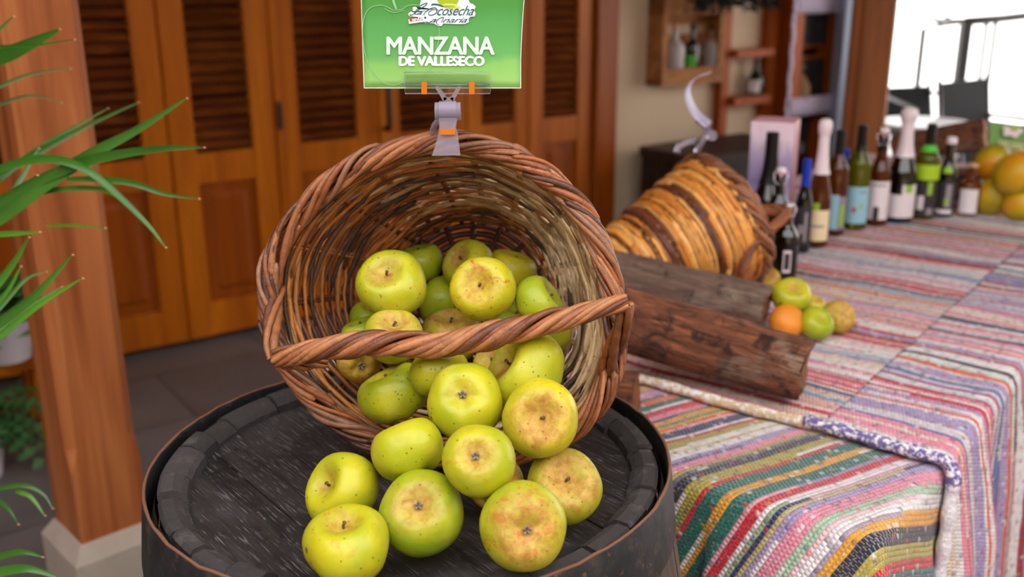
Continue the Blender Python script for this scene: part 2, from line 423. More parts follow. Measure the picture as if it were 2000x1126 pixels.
def hoop(r0, r1, z0, z1, name='hoop', rust=True):
    n = 96; vs = []; hb = MB()
    prof_ = [(r0 - .0035, z0), (r0, z0), (r1, z1 - .001), (r1 - .0008, z1), (r1 - .003, z1 - .0005), (r1 - .004, z1 - .004), (r0 - .0035, z0)]
    jit = [rng.uniform(-.0012, .0012) for _ in range(n)]
    for (r, z) in prof_:
        for i in range(n):
            th = 2 * PI * i / n; w_ = .0025 * math.sin(2 * th + 1) + jit[i] * .3
            vs.append(BC + A3(math.cos(th) * (r + w_), math.sin(th) * (r + w_), z + (jit[i] * 1.2 if z > z0 + .01 else 0)))
    fs = [(a * n + i, a * n + (i + 1) % n, (a + 1) * n + (i + 1) % n, (a + 1) * n + i) for a in range(len(prof_) - 1) for i in range(n)]
    hb.add(vs, fs); ob = hb.build(name, M['hoop'], root, angle=50)
    if rust:
        rb = MB(); rb.tube([BC + A3(math.cos(2 * PI * i / n) * (r1 - .0018 + .0025 * math.sin(4 * PI * i / n + 1)), math.sin(2 * PI * i / n) * (r1 - .0018 + .0025 * math.sin(4 * PI * i / n + 1)), z1 + .0006 + jit[i] * 1.2) for i in range(n)], [.0016 + abs(jit[i]) * .5 for i in range(n)], 5, closed=True)
        ro = sub(rb, 'rusty_edge', M['rust'], ob, root)
hoop(BR + .006, BR - .002, .825, .897)
hoop(BR + .034, BR + .028, .66, .71)
hoop(BR + .034, BR + .040, .2, .25)
hoop(BR + .0, BR + .012, .01, .07)

# ------------------------------------------------------------------ baskets
t = NT('brown willow cane')
rv = t.col(); n1 = t.noise(t.coord('Object'), 70, 5, .65, .4); n2 = t.noise(t.coord('Object'), 420, 3, .6)
c = t.mix(t.mapr(n1, .45, .75, 0, .6), rv, t.mix(1, rv, (.30, .24, .22), 'MULTIPLY'))
c = t.mix(t.mapr(n2, .55, .8, 0, .35), c, t.mix(1, rv, (1.6, 1.5, 1.4), 'MULTIPLY'))
t.set(base=c, rough=.42, spec=.45); t.bump(t.math('ADD', n1, t.math('MULTIPLY', n2, .4)), .0014); M['cane'] = t.m

BROWNS = [srgb(158, 96, 60), srgb(140, 82, 50), srgb(176, 112, 72), srgb(120, 68, 44), srgb(150, 104, 78), srgb(92, 56, 42), srgb(186, 122, 78), srgb(164, 92, 50)]


t = NT('honey willow cane'); rv = t.col(); n1 = t.noise(t.coord('Object'), 90, 4, .6, .3)
t.set(base=t.mix(t.mapr(n1, .52, .72, 0, .6), rv, t.mix(1, rv, (.45, .34, .28), 'MULTIPLY')), rough=.38, spec=.45); t.bump(n1, .001); M['honey'] = t.m


def build_basket(root, c, a, u, v, rfun, rb_ratio, L, NSTK, NROW, colfun, cane_r, rim_r, nstr, seed, base_col, turns=9, und=.85, srk=.28, facet=.012, wmat='cane', stk_in=.0005):
    R = random.Random(seed)
    c, a, u, v = [np.asarray(q, float) for q in (c, a, u, v)]
    def wallp(th, s, dr=0.):           # s: 0 rim .. 1 base
        r = rfun(th) * (1 - s) + (rfun(th) * rb_ratio) * s + .006 * math.sin(PI * s) + dr
        fq = (th * NSTK / 2 / PI) % 1 - .5; r *= 1 - facet * (1 - 4 * fq * fq) * 1.0
        return c - a * (L * s) + u * (r * math.cos(th)) + v * (r * math.sin(th))
    wall = MB()
    # rows of weavers
    for k in range(NROW):
        s = .015 + (k + .5) / NROW * .97
        ph = k % 2
        # break each row in several rods
        th = R.uniform(0, 1); end = th + 2 * PI
        while th < end - .01:
            ln = min(R.uniform(.9, 2.2), end - th + .05); npt = max(4, int(ln / (2 * PI) * NSTK * 3))
            cr = cane_r * R.uniform(.62, 1.25); ds = R.uniform(-.2, .2) / NROW; dr0 = R.uniform(-.0022, .0022); tl = R.uniform(-.25, .25) / NROW
            cc = colfun(R, th + ln / 2, s)
            pts = []; rad = []
            for i in range(npt + 1):
                q = th + ln * i / npt
                w_ = math.cos(q * NSTK / 2 + PI * ph)
                jit = R.uniform(-.001, .001)
                pts.append(wallp(q, s + ds + tl * (i / npt - .5), w_ * cane_r * und + dr0 + jit)); rad.append(cr * R.uniform(.86, 1.1))
            rad[0] *= .6; rad[-1] *= .6
            wall.tube(pts, rad, 6, cc)
            th += ln - .04
    wall.build('woven_wall', M[wmat], root)
    stk = MB()
    for j in range(NSTK):
        th = 2 * PI * j / NSTK + R.uniform(-.03, .03)
        for d in (-.012, .012):
            stk.tube([wallp(th + d + .004 * math.sin(9 * q), q, -stk_in) for q in np.linspace(0, 1, 14)], cane_r * .75, 5, colfun(R, th, .5))
    stk.build('stakes', M[wmat], root)
    # base disc
    bs = MB()
    for k in range(9):
        f = (k + .5) / 9
        pts = [c - a * (L + .002) + u * (rfun(q) * rb_ratio * f * math.cos(q)) + v * (rfun(q) * rb_ratio * f * math.sin(q)) + a * (.002 * math.cos(q * 8 + PI * (k % 2))) for q in np.linspace(0, 2 * PI, 49)[:-1]]
        bs.tube(pts, cane_r * 1.5, 5, tuple(x * R.uniform(.7, 1.2) for x in base_col), closed=True)
    for j in range(8):
        q = PI * j / 8; d = u * math.cos(q) + v * math.sin(q)
        rr = rfun(q) * rb_ratio
        bs.tube([c - a * (L - .003) - d * rr, c - a * (L - .005), c - a * (L - .003) + d * rr], cane_r * 1.2, 6, base_col)
    bs.build('base', M['cane'], root)
    # plaited rim
    rim = MB()
    for k in range(nstr):
        ph = 2 * PI * k / nstr; npt = 300
        nseg = 6; st = R.uniform(0, 2 * PI / nseg)
        for sgi in range(nseg):
            q0 = st + sgi * 2 * PI / nseg; q1 = q0 + 2 * PI / nseg + .22
            cc = BROWNS[R.randrange(len(BROWNS))]; g = R.uniform(.6, 1.0); cc = tuple(x * g for x in cc)
            sr = rim_r * srk * R.uniform(.75, 1.3); off = R.uniform(-.5, .5); bul = R.uniform(.7, 1.2); tv = turns * R.uniform(.75, 1.25)
            m_ = 46; pts = []; rad = []
            for i in range(m_):
                q = q0 + (q1 - q0) * i / (m_ - 1)
                hel = ph + off + turns * q + (tv - turns) * (q - (q0 + q1) / 2) + .25 * math.sin(5 * q + k)
                rr = rim_r * .80 * bul
                dr = math.cos(hel) * rr; ds = math.sin(hel) * rr * .95
                rad_ = rfun(q) - rim_r * .55
                p_ = c + u * ((rad_ + dr) * math.cos(q)) + v * ((rad_ + dr) * math.sin(q)) + a * (ds + .0005 * R.uniform(-1, 1))
                pts.append(p_); rad.append(sr * (1 + .08 * math.sin(17 * q + k)) * (.45 if i in (0, m_ - 1) else 1))
            rim.tube(pts, rad, 7, cc)
    rim.build('plaited_rim', M['cane'], root)
    return wallp


def twisted(root, name, path, rad, nstr, turns, seed, sr=.42, flat=1.):
    R = random.Random(seed); P = np.array(path, float)
    # resample smooth (Catmull-Rom)
    Q = []
    Pe = np.vstack([2 * P[0] - P[1], P, 2 * P[-1] - P[-2]])
    Re = np.concatenate([[rad[0]], rad, [rad[-1]]])
    rr = []
    for i in range(1, len(Pe) - 2):
        for tq in np.linspace(0, 1, 14, endpoint=False):
            p0, p1, p2, p3 = Pe[i - 1], Pe[i], Pe[i + 1], Pe[i + 2]
            Q.append(.5 * (2 * p1 + (p2 - p0) * tq + (2 * p0 - 5 * p1 + 4 * p2 - p3) * tq ** 2 + (3 * p1 - p0 - 3 * p2 + p3) * tq ** 3)); rr.append(Re[i] * (1 - tq) + Re[i + 1] * tq)
    Q.append(P[-1]); rr.append(rad[-1]); Q = np.array(Q); rr = np.array(rr)
    T = np.gradient(Q, axis=0); T /= np.linalg.norm(T, axis=1)[:, None]
    N = np.empty_like(Q); n0 = A3(0, 0, 1) - T[0] * T[0][2]; N[0] = n0 / max(np.linalg.norm(n0), 1e-6)
    for i in range(1, len(Q)):
        q = N[i - 1] - T[i] * (N[i - 1] @ T[i]); N[i] = q / np.linalg.norm(q)
    B = np.cross(T, N); ln = np.concatenate([[0], np.cumsum(np.linalg.norm(np.diff(Q, axis=0), axis=1))]); ln /= ln[-1]
    mb = MB()
    for k in range(nstr):
        ph = 2 * PI * k / nstr + R.uniform(-.2, .2); g = R.uniform(.6, .92); cc = tuple(x * g for x in R.choice([BROWNS[0], BROWNS[1], BROWNS[1], BROWNS[7], BROWNS[3], BROWNS[2], BROWNS[6]]))
        ro = R.uniform(.58, .86)
        pts = [Q[i] + rr[i] * ro * (N[i] * math.cos(ph + turns * 2 * PI * ln[i]) + B[i] * math.sin(ph + turns * 2 * PI * ln[i])) for i in range(len(Q))]
        s_ = R.uniform(.85, 1.2)
        mb.tube(pts, [rr[i] * sr * s_ * (1 + .06 * math.sin(ln[i] * 40 + k)) for i in range(len(Q))], 8, cc)
    return mb.build(name, M['cane'], root)


KC = A3(-.0773, 1.0428, 1.0673); KA = nrm((-.09643, -.9611, .2588)); KU = nrm((.995, -.0998, 0)); KV = np.cross(KA, KU) * 1.0
if KV[2] < 0: KV = -KV
prof_pts = sorted([(-177, .208), (173, .210), (161, .205), (147, .197), (131, .191), (113, .188), (93, .186), (85, .187), (67, .189), (52, .191), (37, .193), (22, .194), (7, .196), (-6, .200), (-18, .210), (-29, .214), (-42, .210), (-90, .180), (-116, .182), (-131, .184), (-145, .192), (-157, .197), (-168, .204), (-65, .190)])
_th = np.radians([p_[0] for p_ in prof_pts]); _rr = np.array([p_[1] for p_ in prof_pts])
_tt = np.linspace(-PI, PI, 361); _ri = np.interp(_tt, np.concatenate([_th - 2 * PI, _th, _th + 2 * PI]), np.tile(_rr, 3))
_k = np.ones(21) / 21; _ri[:-1] = np.real(np.convolve(np.tile(_ri[:-1], 3), _k, 'same'))[360:720]; _ri[-1] = _ri[0]
def rf1(th):
    th = (th + PI) % (2 * PI) - PI
    return float(np.interp(th, _tt, _ri)) - .003


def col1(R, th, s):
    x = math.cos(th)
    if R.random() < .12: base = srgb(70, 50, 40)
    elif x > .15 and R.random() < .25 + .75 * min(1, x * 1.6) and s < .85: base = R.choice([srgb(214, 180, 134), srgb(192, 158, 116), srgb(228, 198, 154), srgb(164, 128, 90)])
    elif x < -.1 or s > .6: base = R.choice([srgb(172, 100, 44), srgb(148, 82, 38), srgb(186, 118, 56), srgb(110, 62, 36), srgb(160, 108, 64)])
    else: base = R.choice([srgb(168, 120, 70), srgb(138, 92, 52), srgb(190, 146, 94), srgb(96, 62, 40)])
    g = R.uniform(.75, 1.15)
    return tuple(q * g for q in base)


b1 = thing('willow_basket', (KC[0], KC[1] + .05, .876), 'brown willow basket lying on its side on the barrel, apples spilling from its mouth', 'basket', 'tipped willow baskets')
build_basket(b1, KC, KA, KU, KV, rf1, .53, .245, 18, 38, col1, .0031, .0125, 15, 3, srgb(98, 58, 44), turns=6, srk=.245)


def rimp(px, py, s):
    r = ray(px, py); t_ = ((KC + KA * s - CAM) @ KA) / (r @ KA); return CAM + r * t_


def bundle(name, pts_, rads, n, turns, seed, sr=.42): return twisted(b1, name, pts_, rads, n, turns, seed, sr=sr)
hp = [rimp(1224, 590, .066), rimp(1196, 596, .069), rimp(1130, 613, .072), rimp(1040, 636, .076), rimp(930, 661, .078), rimp(850, 673, .078), rimp(740, 670, .076), rimp(640, 680, .072), rimp(575, 692, .066), rimp(538, 700, .060)]
bundle('handle', hp, [.0085, .0095, .0105, .0130, .0140, .0130, .0140, .0125, .0110, .0095], 11, -2.6, 5, .31)
bundle('handle_leg', [rimp(1222, 592, .066), rimp(1220, 618, .058), rimp(1205, 665, .035), rimp(1186, 715, .004), rimp(1172, 752, -.03)], [.0065, .0075, .0085, .0085, .007], 4, -.5, 6, .55)
bundle('handle_leg', [rimp(538, 700, .058), rimp(531, 668, .046), rimp(534, 618, .02), rimp(545, 560, -.02)], [.0075, .0085, .0085, .007], 4, .5, 7, .5)
bundle('handle_leg', [rimp(545, 702, .058), rimp(580, 712, .045), rimp(640, 708, .03)], [.006, .0065, .004], 3, .8, 12, .5)

# second basket
K0 = atz(1437, 546, .768)
ya = math.radians(66); ta = math.radians(20)
A2 = nrm((math.sin(ya) * math.cos(ta), math.cos(ya) * math.cos(ta), math.sin(ta)))
U2 = nrm(np.cross((0, 0, 1), A2)); V2 = np.cross(A2, U2)
R2 = .150
C2 = K0 + V2 * R2 + A2 * .0
def rf2(th): return R2 * (1 + .04 * math.cos(2 * th))
def col2(R, th, s):
    if (.26 < s < .32) or (.50 < s < .56): base = R.choice([srgb(92, 52, 38), srgb(120, 66, 44)])
    elif R.random() < .07: base = srgb(130, 80, 44)
    else: base = R.choice([srgb(232, 160, 78), srgb(222, 142, 58), srgb(240, 184, 108), srgb(208, 128, 52), srgb(232, 172, 96)])
    g = R.uniform(.8, 1.1)
    return tuple(q * g for q in base)
b2 = thing('willow_basket', (C2[0] - .1, C2[1], .757), 'honey-coloured willow basket with dark brown bands lying on its side behind the logs', 'basket', 'tipped willow baskets')
build_basket(b2, C2, A2, U2, V2, rf2, .42, .34, 22, 42, col2, .0048, .0175, 9, 11, srgb(120, 80, 50), turns=5, und=.2, srk=.34, facet=.003, wmat='honey', stk_in=.0065)
def pl2_(px, py, dep): return atd(px, py, dep)
zc2 = proj(C2)[2]
hp2 = [pl2_(1418, 392, zc2 - .06), pl2_(1450, 398, zc2 - .07), pl2_(1490, 410, zc2 - .09), pl2_(1528, 408, zc2 - .12), pl2_(1535, 416, zc2 - .13), pl2_(1508, 444, zc2 - .13), pl2_(1470, 478, zc2 - .13), pl2_(1452, 520, zc2 - .13), pl2_(1446, 540, zc2 - .12)]
twisted(b2, 'handle', hp2, [.009, .011, .012, .010, .010, .011, .011, .009, .007], 6, 2.2, 8, sr=.42)

# ------------------------------------------------------------------ apples
t = NT('apple skin')
oc = t.coord('Object'); sp = t.new('ShaderNodeSeparateXYZ'); t.l.new(oc, sp.inputs[0])
rad_ = t.attr('rad'); zrel = t.math('DIVIDE', sp.outputs[2], rad_)
cs_ = t.new('ShaderNodeSeparateColor'); t.l.new(t.col(), cs_.inputs[0]); psg = t.attr('polesign')
tq = t.math('ADD', t.math('MULTIPLY', cs_.outputs[0], psg), t.math('MULTIPLY', t.math('SUBTRACT', 1.0, psg), .5))   # 0 at the russeted end .. 1 at the other
seed = t.math('MULTIPLY', t.objrand(), 40)
nbig = t.noise(oc, 22, 3, .55, .4, w=seed); nmid = t.noise(oc, 90, 5, .65, .6, w=seed)
green = t.attr('green')
f_ = t.math('ADD', t.math('MULTIPLY', t.math('SUBTRACT', nbig, .5), 1.6), t.math('SUBTRACT', 1.0, green), clamp=True)
c = t.mix(f_, srgb(134, 158, 24), srgb(202, 186, 32))
# pale patches
c = t.mix(t.mapr(t.noise(oc, 30, 2, .5, 0, w=t.math('ADD', seed, 7)), .5, .75, 0, .35), c, srgb(206, 198, 84))
# russet around the pole
edge = t.math('ADD', tq, t.math('ADD', t.math('MULTIPLY', t.math('SUBTRACT', nmid, .5), .34), t.math('MULTIPLY', t.math('SUBTRACT', nbig, .5), .35)))
ru = t.attr('russet')
mask = t.mapr(t.math('SUBTRACT', t.math('MULTIPLY', ru, .46), edge), -.16, .14)
mask = t.math('MULTIPLY', mask, t.mapr(t.noise(oc, 55, 4, .7, .8, w=t.math('ADD', seed, 11)), .32, .6, .45, 1.0))
rc = t.mix(t.mapr(nmid, .35, .65), srgb(158, 92, 36), srgb(204, 150, 88))
c = t.mix(t.math('MULTIPLY', mask, .8), c, rc)
# blush flecks
bl = t.math('MULTIPLY', t.mapr(t.noise(oc, 60, 4, .7, 1.2, w=t.math('ADD', seed, 3)), .55, .68), t.attr('blush'))
c = t.mix(bl, c, srgb(184, 98, 34))
# dots
vo = t.new('ShaderNodeTexVoronoi'); vo.inputs['Scale'].default_value = 190; t.l.new(oc, vo.inputs['Vector'])
vs_ = t.new('ShaderNodeSeparateColor'); t.l.new(vo.outputs['Color'], vs_.inputs[0])
dm = t.math('MULTIPLY', t.math('SUBTRACT', 1.0, t.mapr(vo.outputs['Distance'], .12, .26)), t.math('GREATER_THAN', vs_.outputs[0], t.math('SUBTRACT', .93, t.math('MULTIPLY', t.attr('dots'), .45))))
c = t.mix(t.math('MULTIPLY', dm, .85), c, srgb(104, 82, 30))
vo2 = t.new('ShaderNodeTexVoronoi'); vo2.inputs['Scale'].default_value = 34; t.l.new(oc, vo2.inputs['Vector'])
vs2 = t.new('ShaderNodeSeparateColor'); t.l.new(vo2.outputs['Color'], vs2.inputs[0])
d2 = t.math('MULTIPLY', t.math('SUBTRACT', 1.0, t.mapr(vo2.outputs['Distance'], .06, .13)), t.math('GREATER_THAN', vs2.outputs[1], .82))
c = t.mix(t.math('MULTIPLY', d2, .85), c, srgb(72, 50, 26))
t.set(base=c, rough=t.mapr(mask, 0, 1, .36, .62), spec=.42, sss=.0)
t.bump(t.noise(oc, 120, 3, .5), .0006); M['apple'] = t.m
M['stem'] = (lambda t: (t.set(base=t.mix(t.noise(t.coord('Object'), 300, 3), srgb(60, 42, 28), srgb(128, 98, 64)), rough=.8), t.m)[1])(NT('dry apple stem'))
M['calyx'] = (lambda t: (t.set(base=t.mix(t.noise(t.coord('Object'), 400, 3), srgb(70, 58, 48), srgb(170, 156, 140)), rough=.9), t.m)[1])(NT('dry apple calyx'))


def apple(pos, r, w, kind, label, green=.5, russet=.0, blush=0., dots=.2, seed=0, hr=.86, group='apples spilling from the basket onto the barrel', parts=True, lob=.03, name='apple', cat='apple', mat=None, dim=1.):
    R = random.Random(seed * 13 + 5)
    Re = r * 1.03
    o = thing(name, pos, label, cat, group) if False else None
    mb = MB(); nu, nv = 40, 26
    ph = [R.uniform(0, 6.28) for _ in range(6)]
    vs = []; asym = R.uniform(-.06, .06)
    for j in range(nv + 1):
        tt_ = PI * j / nv
        for i in range(nu):
            q = 2 * PI * i / nu
            k_ = max(math.sin(tt_), 0.0)
            rho = (k_ ** .92) * (1 + .05 * math.cos(tt_))
            lobe = 1 + lob * math.cos(5 * q + ph[0]) * (.4 + .9 * max(0, -math.cos(tt_))) * k_ + lob * .9 * math.cos(2 * q + ph[1]) * k_ + lob * .7 * math.cos(3 * q + ph[2]) * math.cos(tt_ + ph[3])
            z = math.cos(tt_) * hr - dim * .42 * math.exp(-(tt_ / .42) ** 2) + dim * .32 * math.exp(-((PI - tt_) / .38) ** 2) + asym * math.cos(q + ph[4]) * k_ * .9
            z += lob * .8 * math.cos(5 * q + ph[0]) * math.exp(-((PI - tt_ - .55) / .35) ** 2)
            vs.append((Re * rho * lobe * math.cos(q), Re * rho * lobe * math.sin(q), Re * z))
    fs = [(j * nu + i, (j + 1) * nu + i, (j + 1) * nu + (i + 1) % nu, j * nu + (i + 1) % nu) for j in range(nv) for i in range(nu)]
    mb.add(vs, fs, [(j / nv, 0, 0) for j in range(nv + 1) for i in range(nu)])
    w = nrm(w); zax = w if kind == 's' else -w
    x = np.cross((.3, .5, .81), zax); x = nrm(x); y = np.cross(zax, x)
    body = mb.build(name, mat or M['apple'], None, True, origin=A3(0, 0, 0))
    mw = Matrix.Identity(4)
    for i in range(3): mw[i][0] = x[i]; mw[i][1] = y[i]; mw[i][2] = zax[i]; mw[i][3] = float(pos[i])
    body.matrix_world = mw
    tag(body, label, cat, group)
    body['rad'] = float(Re * hr); body['polesign'] = 1.0 if kind == 's' else -1.0
    body['green'] = float(green); body['russet'] = float(russet); body['blush'] = float(blush); body['dots'] = float(dots)
    if parts:
        sm = MB(); zt = Re * (hr - .42)
        sm.tube([(0, 0, zt - .002), (0, 0, zt + .003), (.0008, .0006, zt + Re * .11), (.0018, .001, zt + Re * .17)], [.0014, .0013, .0014, .0021], 7)
        s_ = sm.build('stem', M['stem'], None, True, origin=A3(0, 0, 0)); s_.parent = body
        cx = MB(); zb = -Re * (hr - .32)
        cx.tube([(0, 0, zb + .003), (0, 0, zb - .0015)], [.0028, .0036], 8)
        for k in range(5):
            q = k * 2 * PI / 5; d = A3(math.cos(q), math.sin(q), 0)
            cx.tube([A3(0, 0, zb) + d * .001, A3(0, 0, zb - .0025) + d * .0022, A3(0, 0, zb - .004) + d * (.0034 + R.uniform(-.001, .0012)), A3(0, 0, zb - .0045 - R.uniform(0, .001)) + d * .0042], [.0011, .0013, .001, .0004], 5)
        c_ = cx.build('calyx', M['calyx'], None, True, origin=A3(0, 0, 0)); c_.parent = body
    return body


def vdir(dx, dy, back=False):
    z = math.sqrt(max(0.0, 1 - dx * dx - dy * dy)); return RC @ np.array([dx, -dy, z if back else -z])


GA = 'apples spilled onto the barrel'; GB = 'apples inside the tipped basket'
AP = [  # x,y,rpx,Z,dx,dy,kind,green,russet,blush,dots,lob,group,label
 (669, 957, 73, 1.0019, -.62, .42, 's', .45, .10, .15, .3, .045, GA, 'yellow-green apple with a side crease, leftmost of the upper row on the barrel'),
 (678, 1064, 84, .9025, -.12, .93, 's', .35, .12, .45, .3, .05, GA, 'dull yellow apple cut by the bottom picture edge, front left on the barrel'),
 (823, 1000, 82, .9389, -.03, .45, 'c', .80, .34, .1, .2, .02, GA, 'smooth bright green apple with russet round its eye, front centre on the barrel'),
 (1022, 1027, 84, .9026, .13, .10, 'c', .55, .62, .75, .3, .02, GA, 'large russet-streaked green apple with its eye facing out, front right on the barrel'),
 (1101, 950, 73, 1.0064, .08, .50, 's', .55, .66, .2, .6, .025, GA, 'apple with a broad tan russet cap, rightmost on the barrel'),
 (797, 878, 72, .9899, .35, -.90, 'c', .45, .0, .0, .35, .06, GA, 'yellow-green apple with two dark dots and a lobed base, under the basket lip'),
 (935, 898, 70, .9269, -.10, .34, 'c', .50, .28, .55, .2, .02, GA, 'apple with orange streaks round its eye, stacked in the centre of the spill'),
 (1055, 816, 74, .992, .03, .13, 's', .28, .52, .2, .3, .03, GA, 'golden apple with a brown stem hollow facing out, at the right of the basket lip'),
 (908, 783, 74, 1.0146, -.05, .38, 'c', .45, .05, .1, .3, .035, GA, 'bright yellow-green apple with a grey tufted eye, at the centre of the basket mouth'),
 (770, 768, 66, 1.0938, -.45, .88, 's', .50, .08, .1, 1.0, .05, GB, 'freckled green apple tapering upward, left in the basket mouth below the handle'),
 (1026, 726, 80, 1.054, -.80, .45, 's', .45, .22, .1, .35, .05, GB, 'big smooth yellow-green apple just below the handle on the right'),
 (857, 728, 56, 1.0664, .2, -.95, 'c', .35, .0, .1, .5, .03, GB, 'yellow apple below the middle of the handle, behind the tufted one'),
 (768, 657, 58, 1.1141, .10, .80, 's', .50, .42, .1, .3, .03, GB, 'apple with a pale russet top crossed by the left half of the handle'),
 (882, 655, 60, 1.200, -.05, .93, 's', .55, .66, .6, .5, .03, GB, 'brownish russet apple peeking over the middle of the handle'),
 (766, 555, 68, 1.1488, -.22, .56, 's', .45, .16, .25, .7, .035, GB, 'big freckled apple with a dark stem, left on top of the pile in the basket'),
 (820, 513, 46, 1.3086, -.2, .95, 's', .85, .0, .0, .2, .03, GB, 'plain green apple at the back, behind the big freckled one'),
 (914, 517, 50, 1.2739, -.55, .45, 's', .45, .25, .35, .8, .03, GB, 'blotchy speckled apple at the back middle of the basket'),
 (944, 564, 62, 1.1316, -.22, .22, 's', .15, .32, .9, .3, .025, GB, 'yellow apple with orange flecks and its stem facing out, top centre of the pile'),
 (998, 527, 48, 1.2977, .3, .93, 's', .18, .0, .1, .2, .03, GB, 'pale yellow apple at the back right of the basket'),
 (1052, 590, 52, 1.1436, .80, .50, 's', .78, .10, .0, .4, .03, GB, 'bright green apple against the right wall of the basket, above the handle'),
 (866, 590, 50, 1.3063, .9, -.2, 'c', .80, .0, .0, .3, .02, GB, 'green apple with one dark spot, wedged between the two top apples'),
 (702, 703, 44, 1.150, .25, -.30, 'c', .30, .9, .5, .3, .03, GB, 'brown russet apple low at the left basket wall, under the handle'),
 (710, 655, 44, 1.190, -.3, .93, 's', .85, .0, .0, .2, .03, GB, 'green apple at the left basket wall, just over the handle'),
 (962, 938, 60, 1.0287, -.4, -.5, 'c', .20, 1.3, .6, .4, .03, GA, 'brown russet apple hidden beneath the centre of the spill on the barrel'),
 (1068, 655, 48, 1.190, .2, -.9, 'c', .60, .0, .1, .4, .03, GB, 'green apple showing a sliver just under the right half of the handle'),
 (975, 712, 50, 1.170, -.55, .40, 's', .35, 1.2, .3, .3, .03, GB, 'tan russet apple with a pale stem, behind the big smooth one below the handle'),
 (720, 622, 38, 1.245, .3, .9, 's', .80, .0, .0, .2, .03, GB, 'small green apple under the big freckled one at the left wall'),
 (1000, 632, 46, 1.290, .3, .9, 's', .95, .0, .0, .2, .03, GB, 'deep green apple in the gap behind the right half of the handle'),
]
for i, (x, y, rp, Z, dx, dy, kd, gr_, ru_, bl_, do_, lb_, grp, lab) in enumerate(AP):
    apple(atd(x, y, Z), rp * Z / F, vdir(dx, dy), kd, lab, gr_, ru_, bl_, do_, seed=i + 1, group=grp, lob=lb_)

# ------------------------------------------------------------------ table and rugs
TK = A3(.445, 1.0935, 0); TL = A3(.616, .788, 0); TE = A3(-.788, .616, 0); TZ = .745
TW, TLEN = .96, 2.55
root = thing('market_table', (*(TK + TE * TW / 2 + TL * TLEN / 2)[:2], 0), 'long wooden table hidden under striped rag rugs', 'table')
mb = MB(); mb.obox(TK + A3(0, 0, TZ - .03), TE * TW, TL * TLEN, A3(0, 0, .028)); mb.build('tabletop', M['tablewood'], root, smooth=False)
for e, l in ((.05, .05), (TW - .1, .05), (.05, TLEN - .1), (TW - .1, TLEN - .1)):
    mb = MB(); mb.obox(TK + TE * e + TL * l, TE * .05, TL * .05, A3(0, 0, TZ - .03)); mb.build('leg', M['tablewood'], root, smooth=False)


def drape(e, l, off, seed=0.):
    """flat cloth coordinates (e across, l along, metres from the table corner) -> 3-D"""
    de, dl = max(0., -e), max(0., -l)
    e0, l0 = max(e, 0.), max(l, 0.)
    rho = math.hypot(de, dl); rr = .022
    # gentle sag waves on top
    z = TZ + off + .0015 * math.sin(e * 23 + l * 17 + seed) + .001 * math.sin(l * 41 + seed * 2)
    P = TK + TE * e0 + TL * l0
    if rho > 0:
        d = (TE * (-de) + TL * (-dl)) / rho
        fr_near = dl / rho
        flare = .06 + fr_near * (.05 + .45 * math.exp(-(max(e, 0) / .16) ** 2)) + .25 * (2 * de * dl / (rho * rho))
        if e0 > .2: flare = min(flare, .07)
        ang = math.atan(flare)
        th_max = PI / 2 - ang
        sa = rr * th_max
        if rho < sa:
            th = rho / rr; out = rr * math.sin(th); dn = rr * (1 - math.cos(th))
        else:
            rem = rho - sa; out = rr * math.sin(th_max) + rem * math.sin(ang); dn = rr * (1 - math.cos(th_max)) + rem * math.cos(ang)
            wv = (1 - fr_near) * (.016 * math.sin(l * 19 + seed) + .010 * math.sin(l * 43 + 1.3)) * min(1, rem / .18) + fr_near * .005 * math.sin(e * 30) * min(1, rem / .2)
            out += abs(wv) if e0 > .2 else wv + .012 * min(1, rem / .18)
        P = P + d * (out + off * .9); z = TZ + off * (1 if dn < .01 else .6) - dn + (.0015 * math.sin(e * 23 + l * 17 + seed)) * max(0, 1 - rho / .03)
    return A3(P[0], P[1], z)


W_, PK, RD, NV_, YL, TE_, OL, LI, GR, BK, OR, BL, PG = (srgb(232, 224, 226), srgb(232, 138, 164), srgb(206, 26, 44), srgb(38, 48, 98), srgb(228, 158, 34), srgb(4, 106, 92), srgb(176, 160, 60), srgb(170, 148, 194), srgb(90, 140, 84), srgb(48, 46, 56), srgb(226, 100, 56), srgb(80, 130, 176), srgb(170, 196, 170))


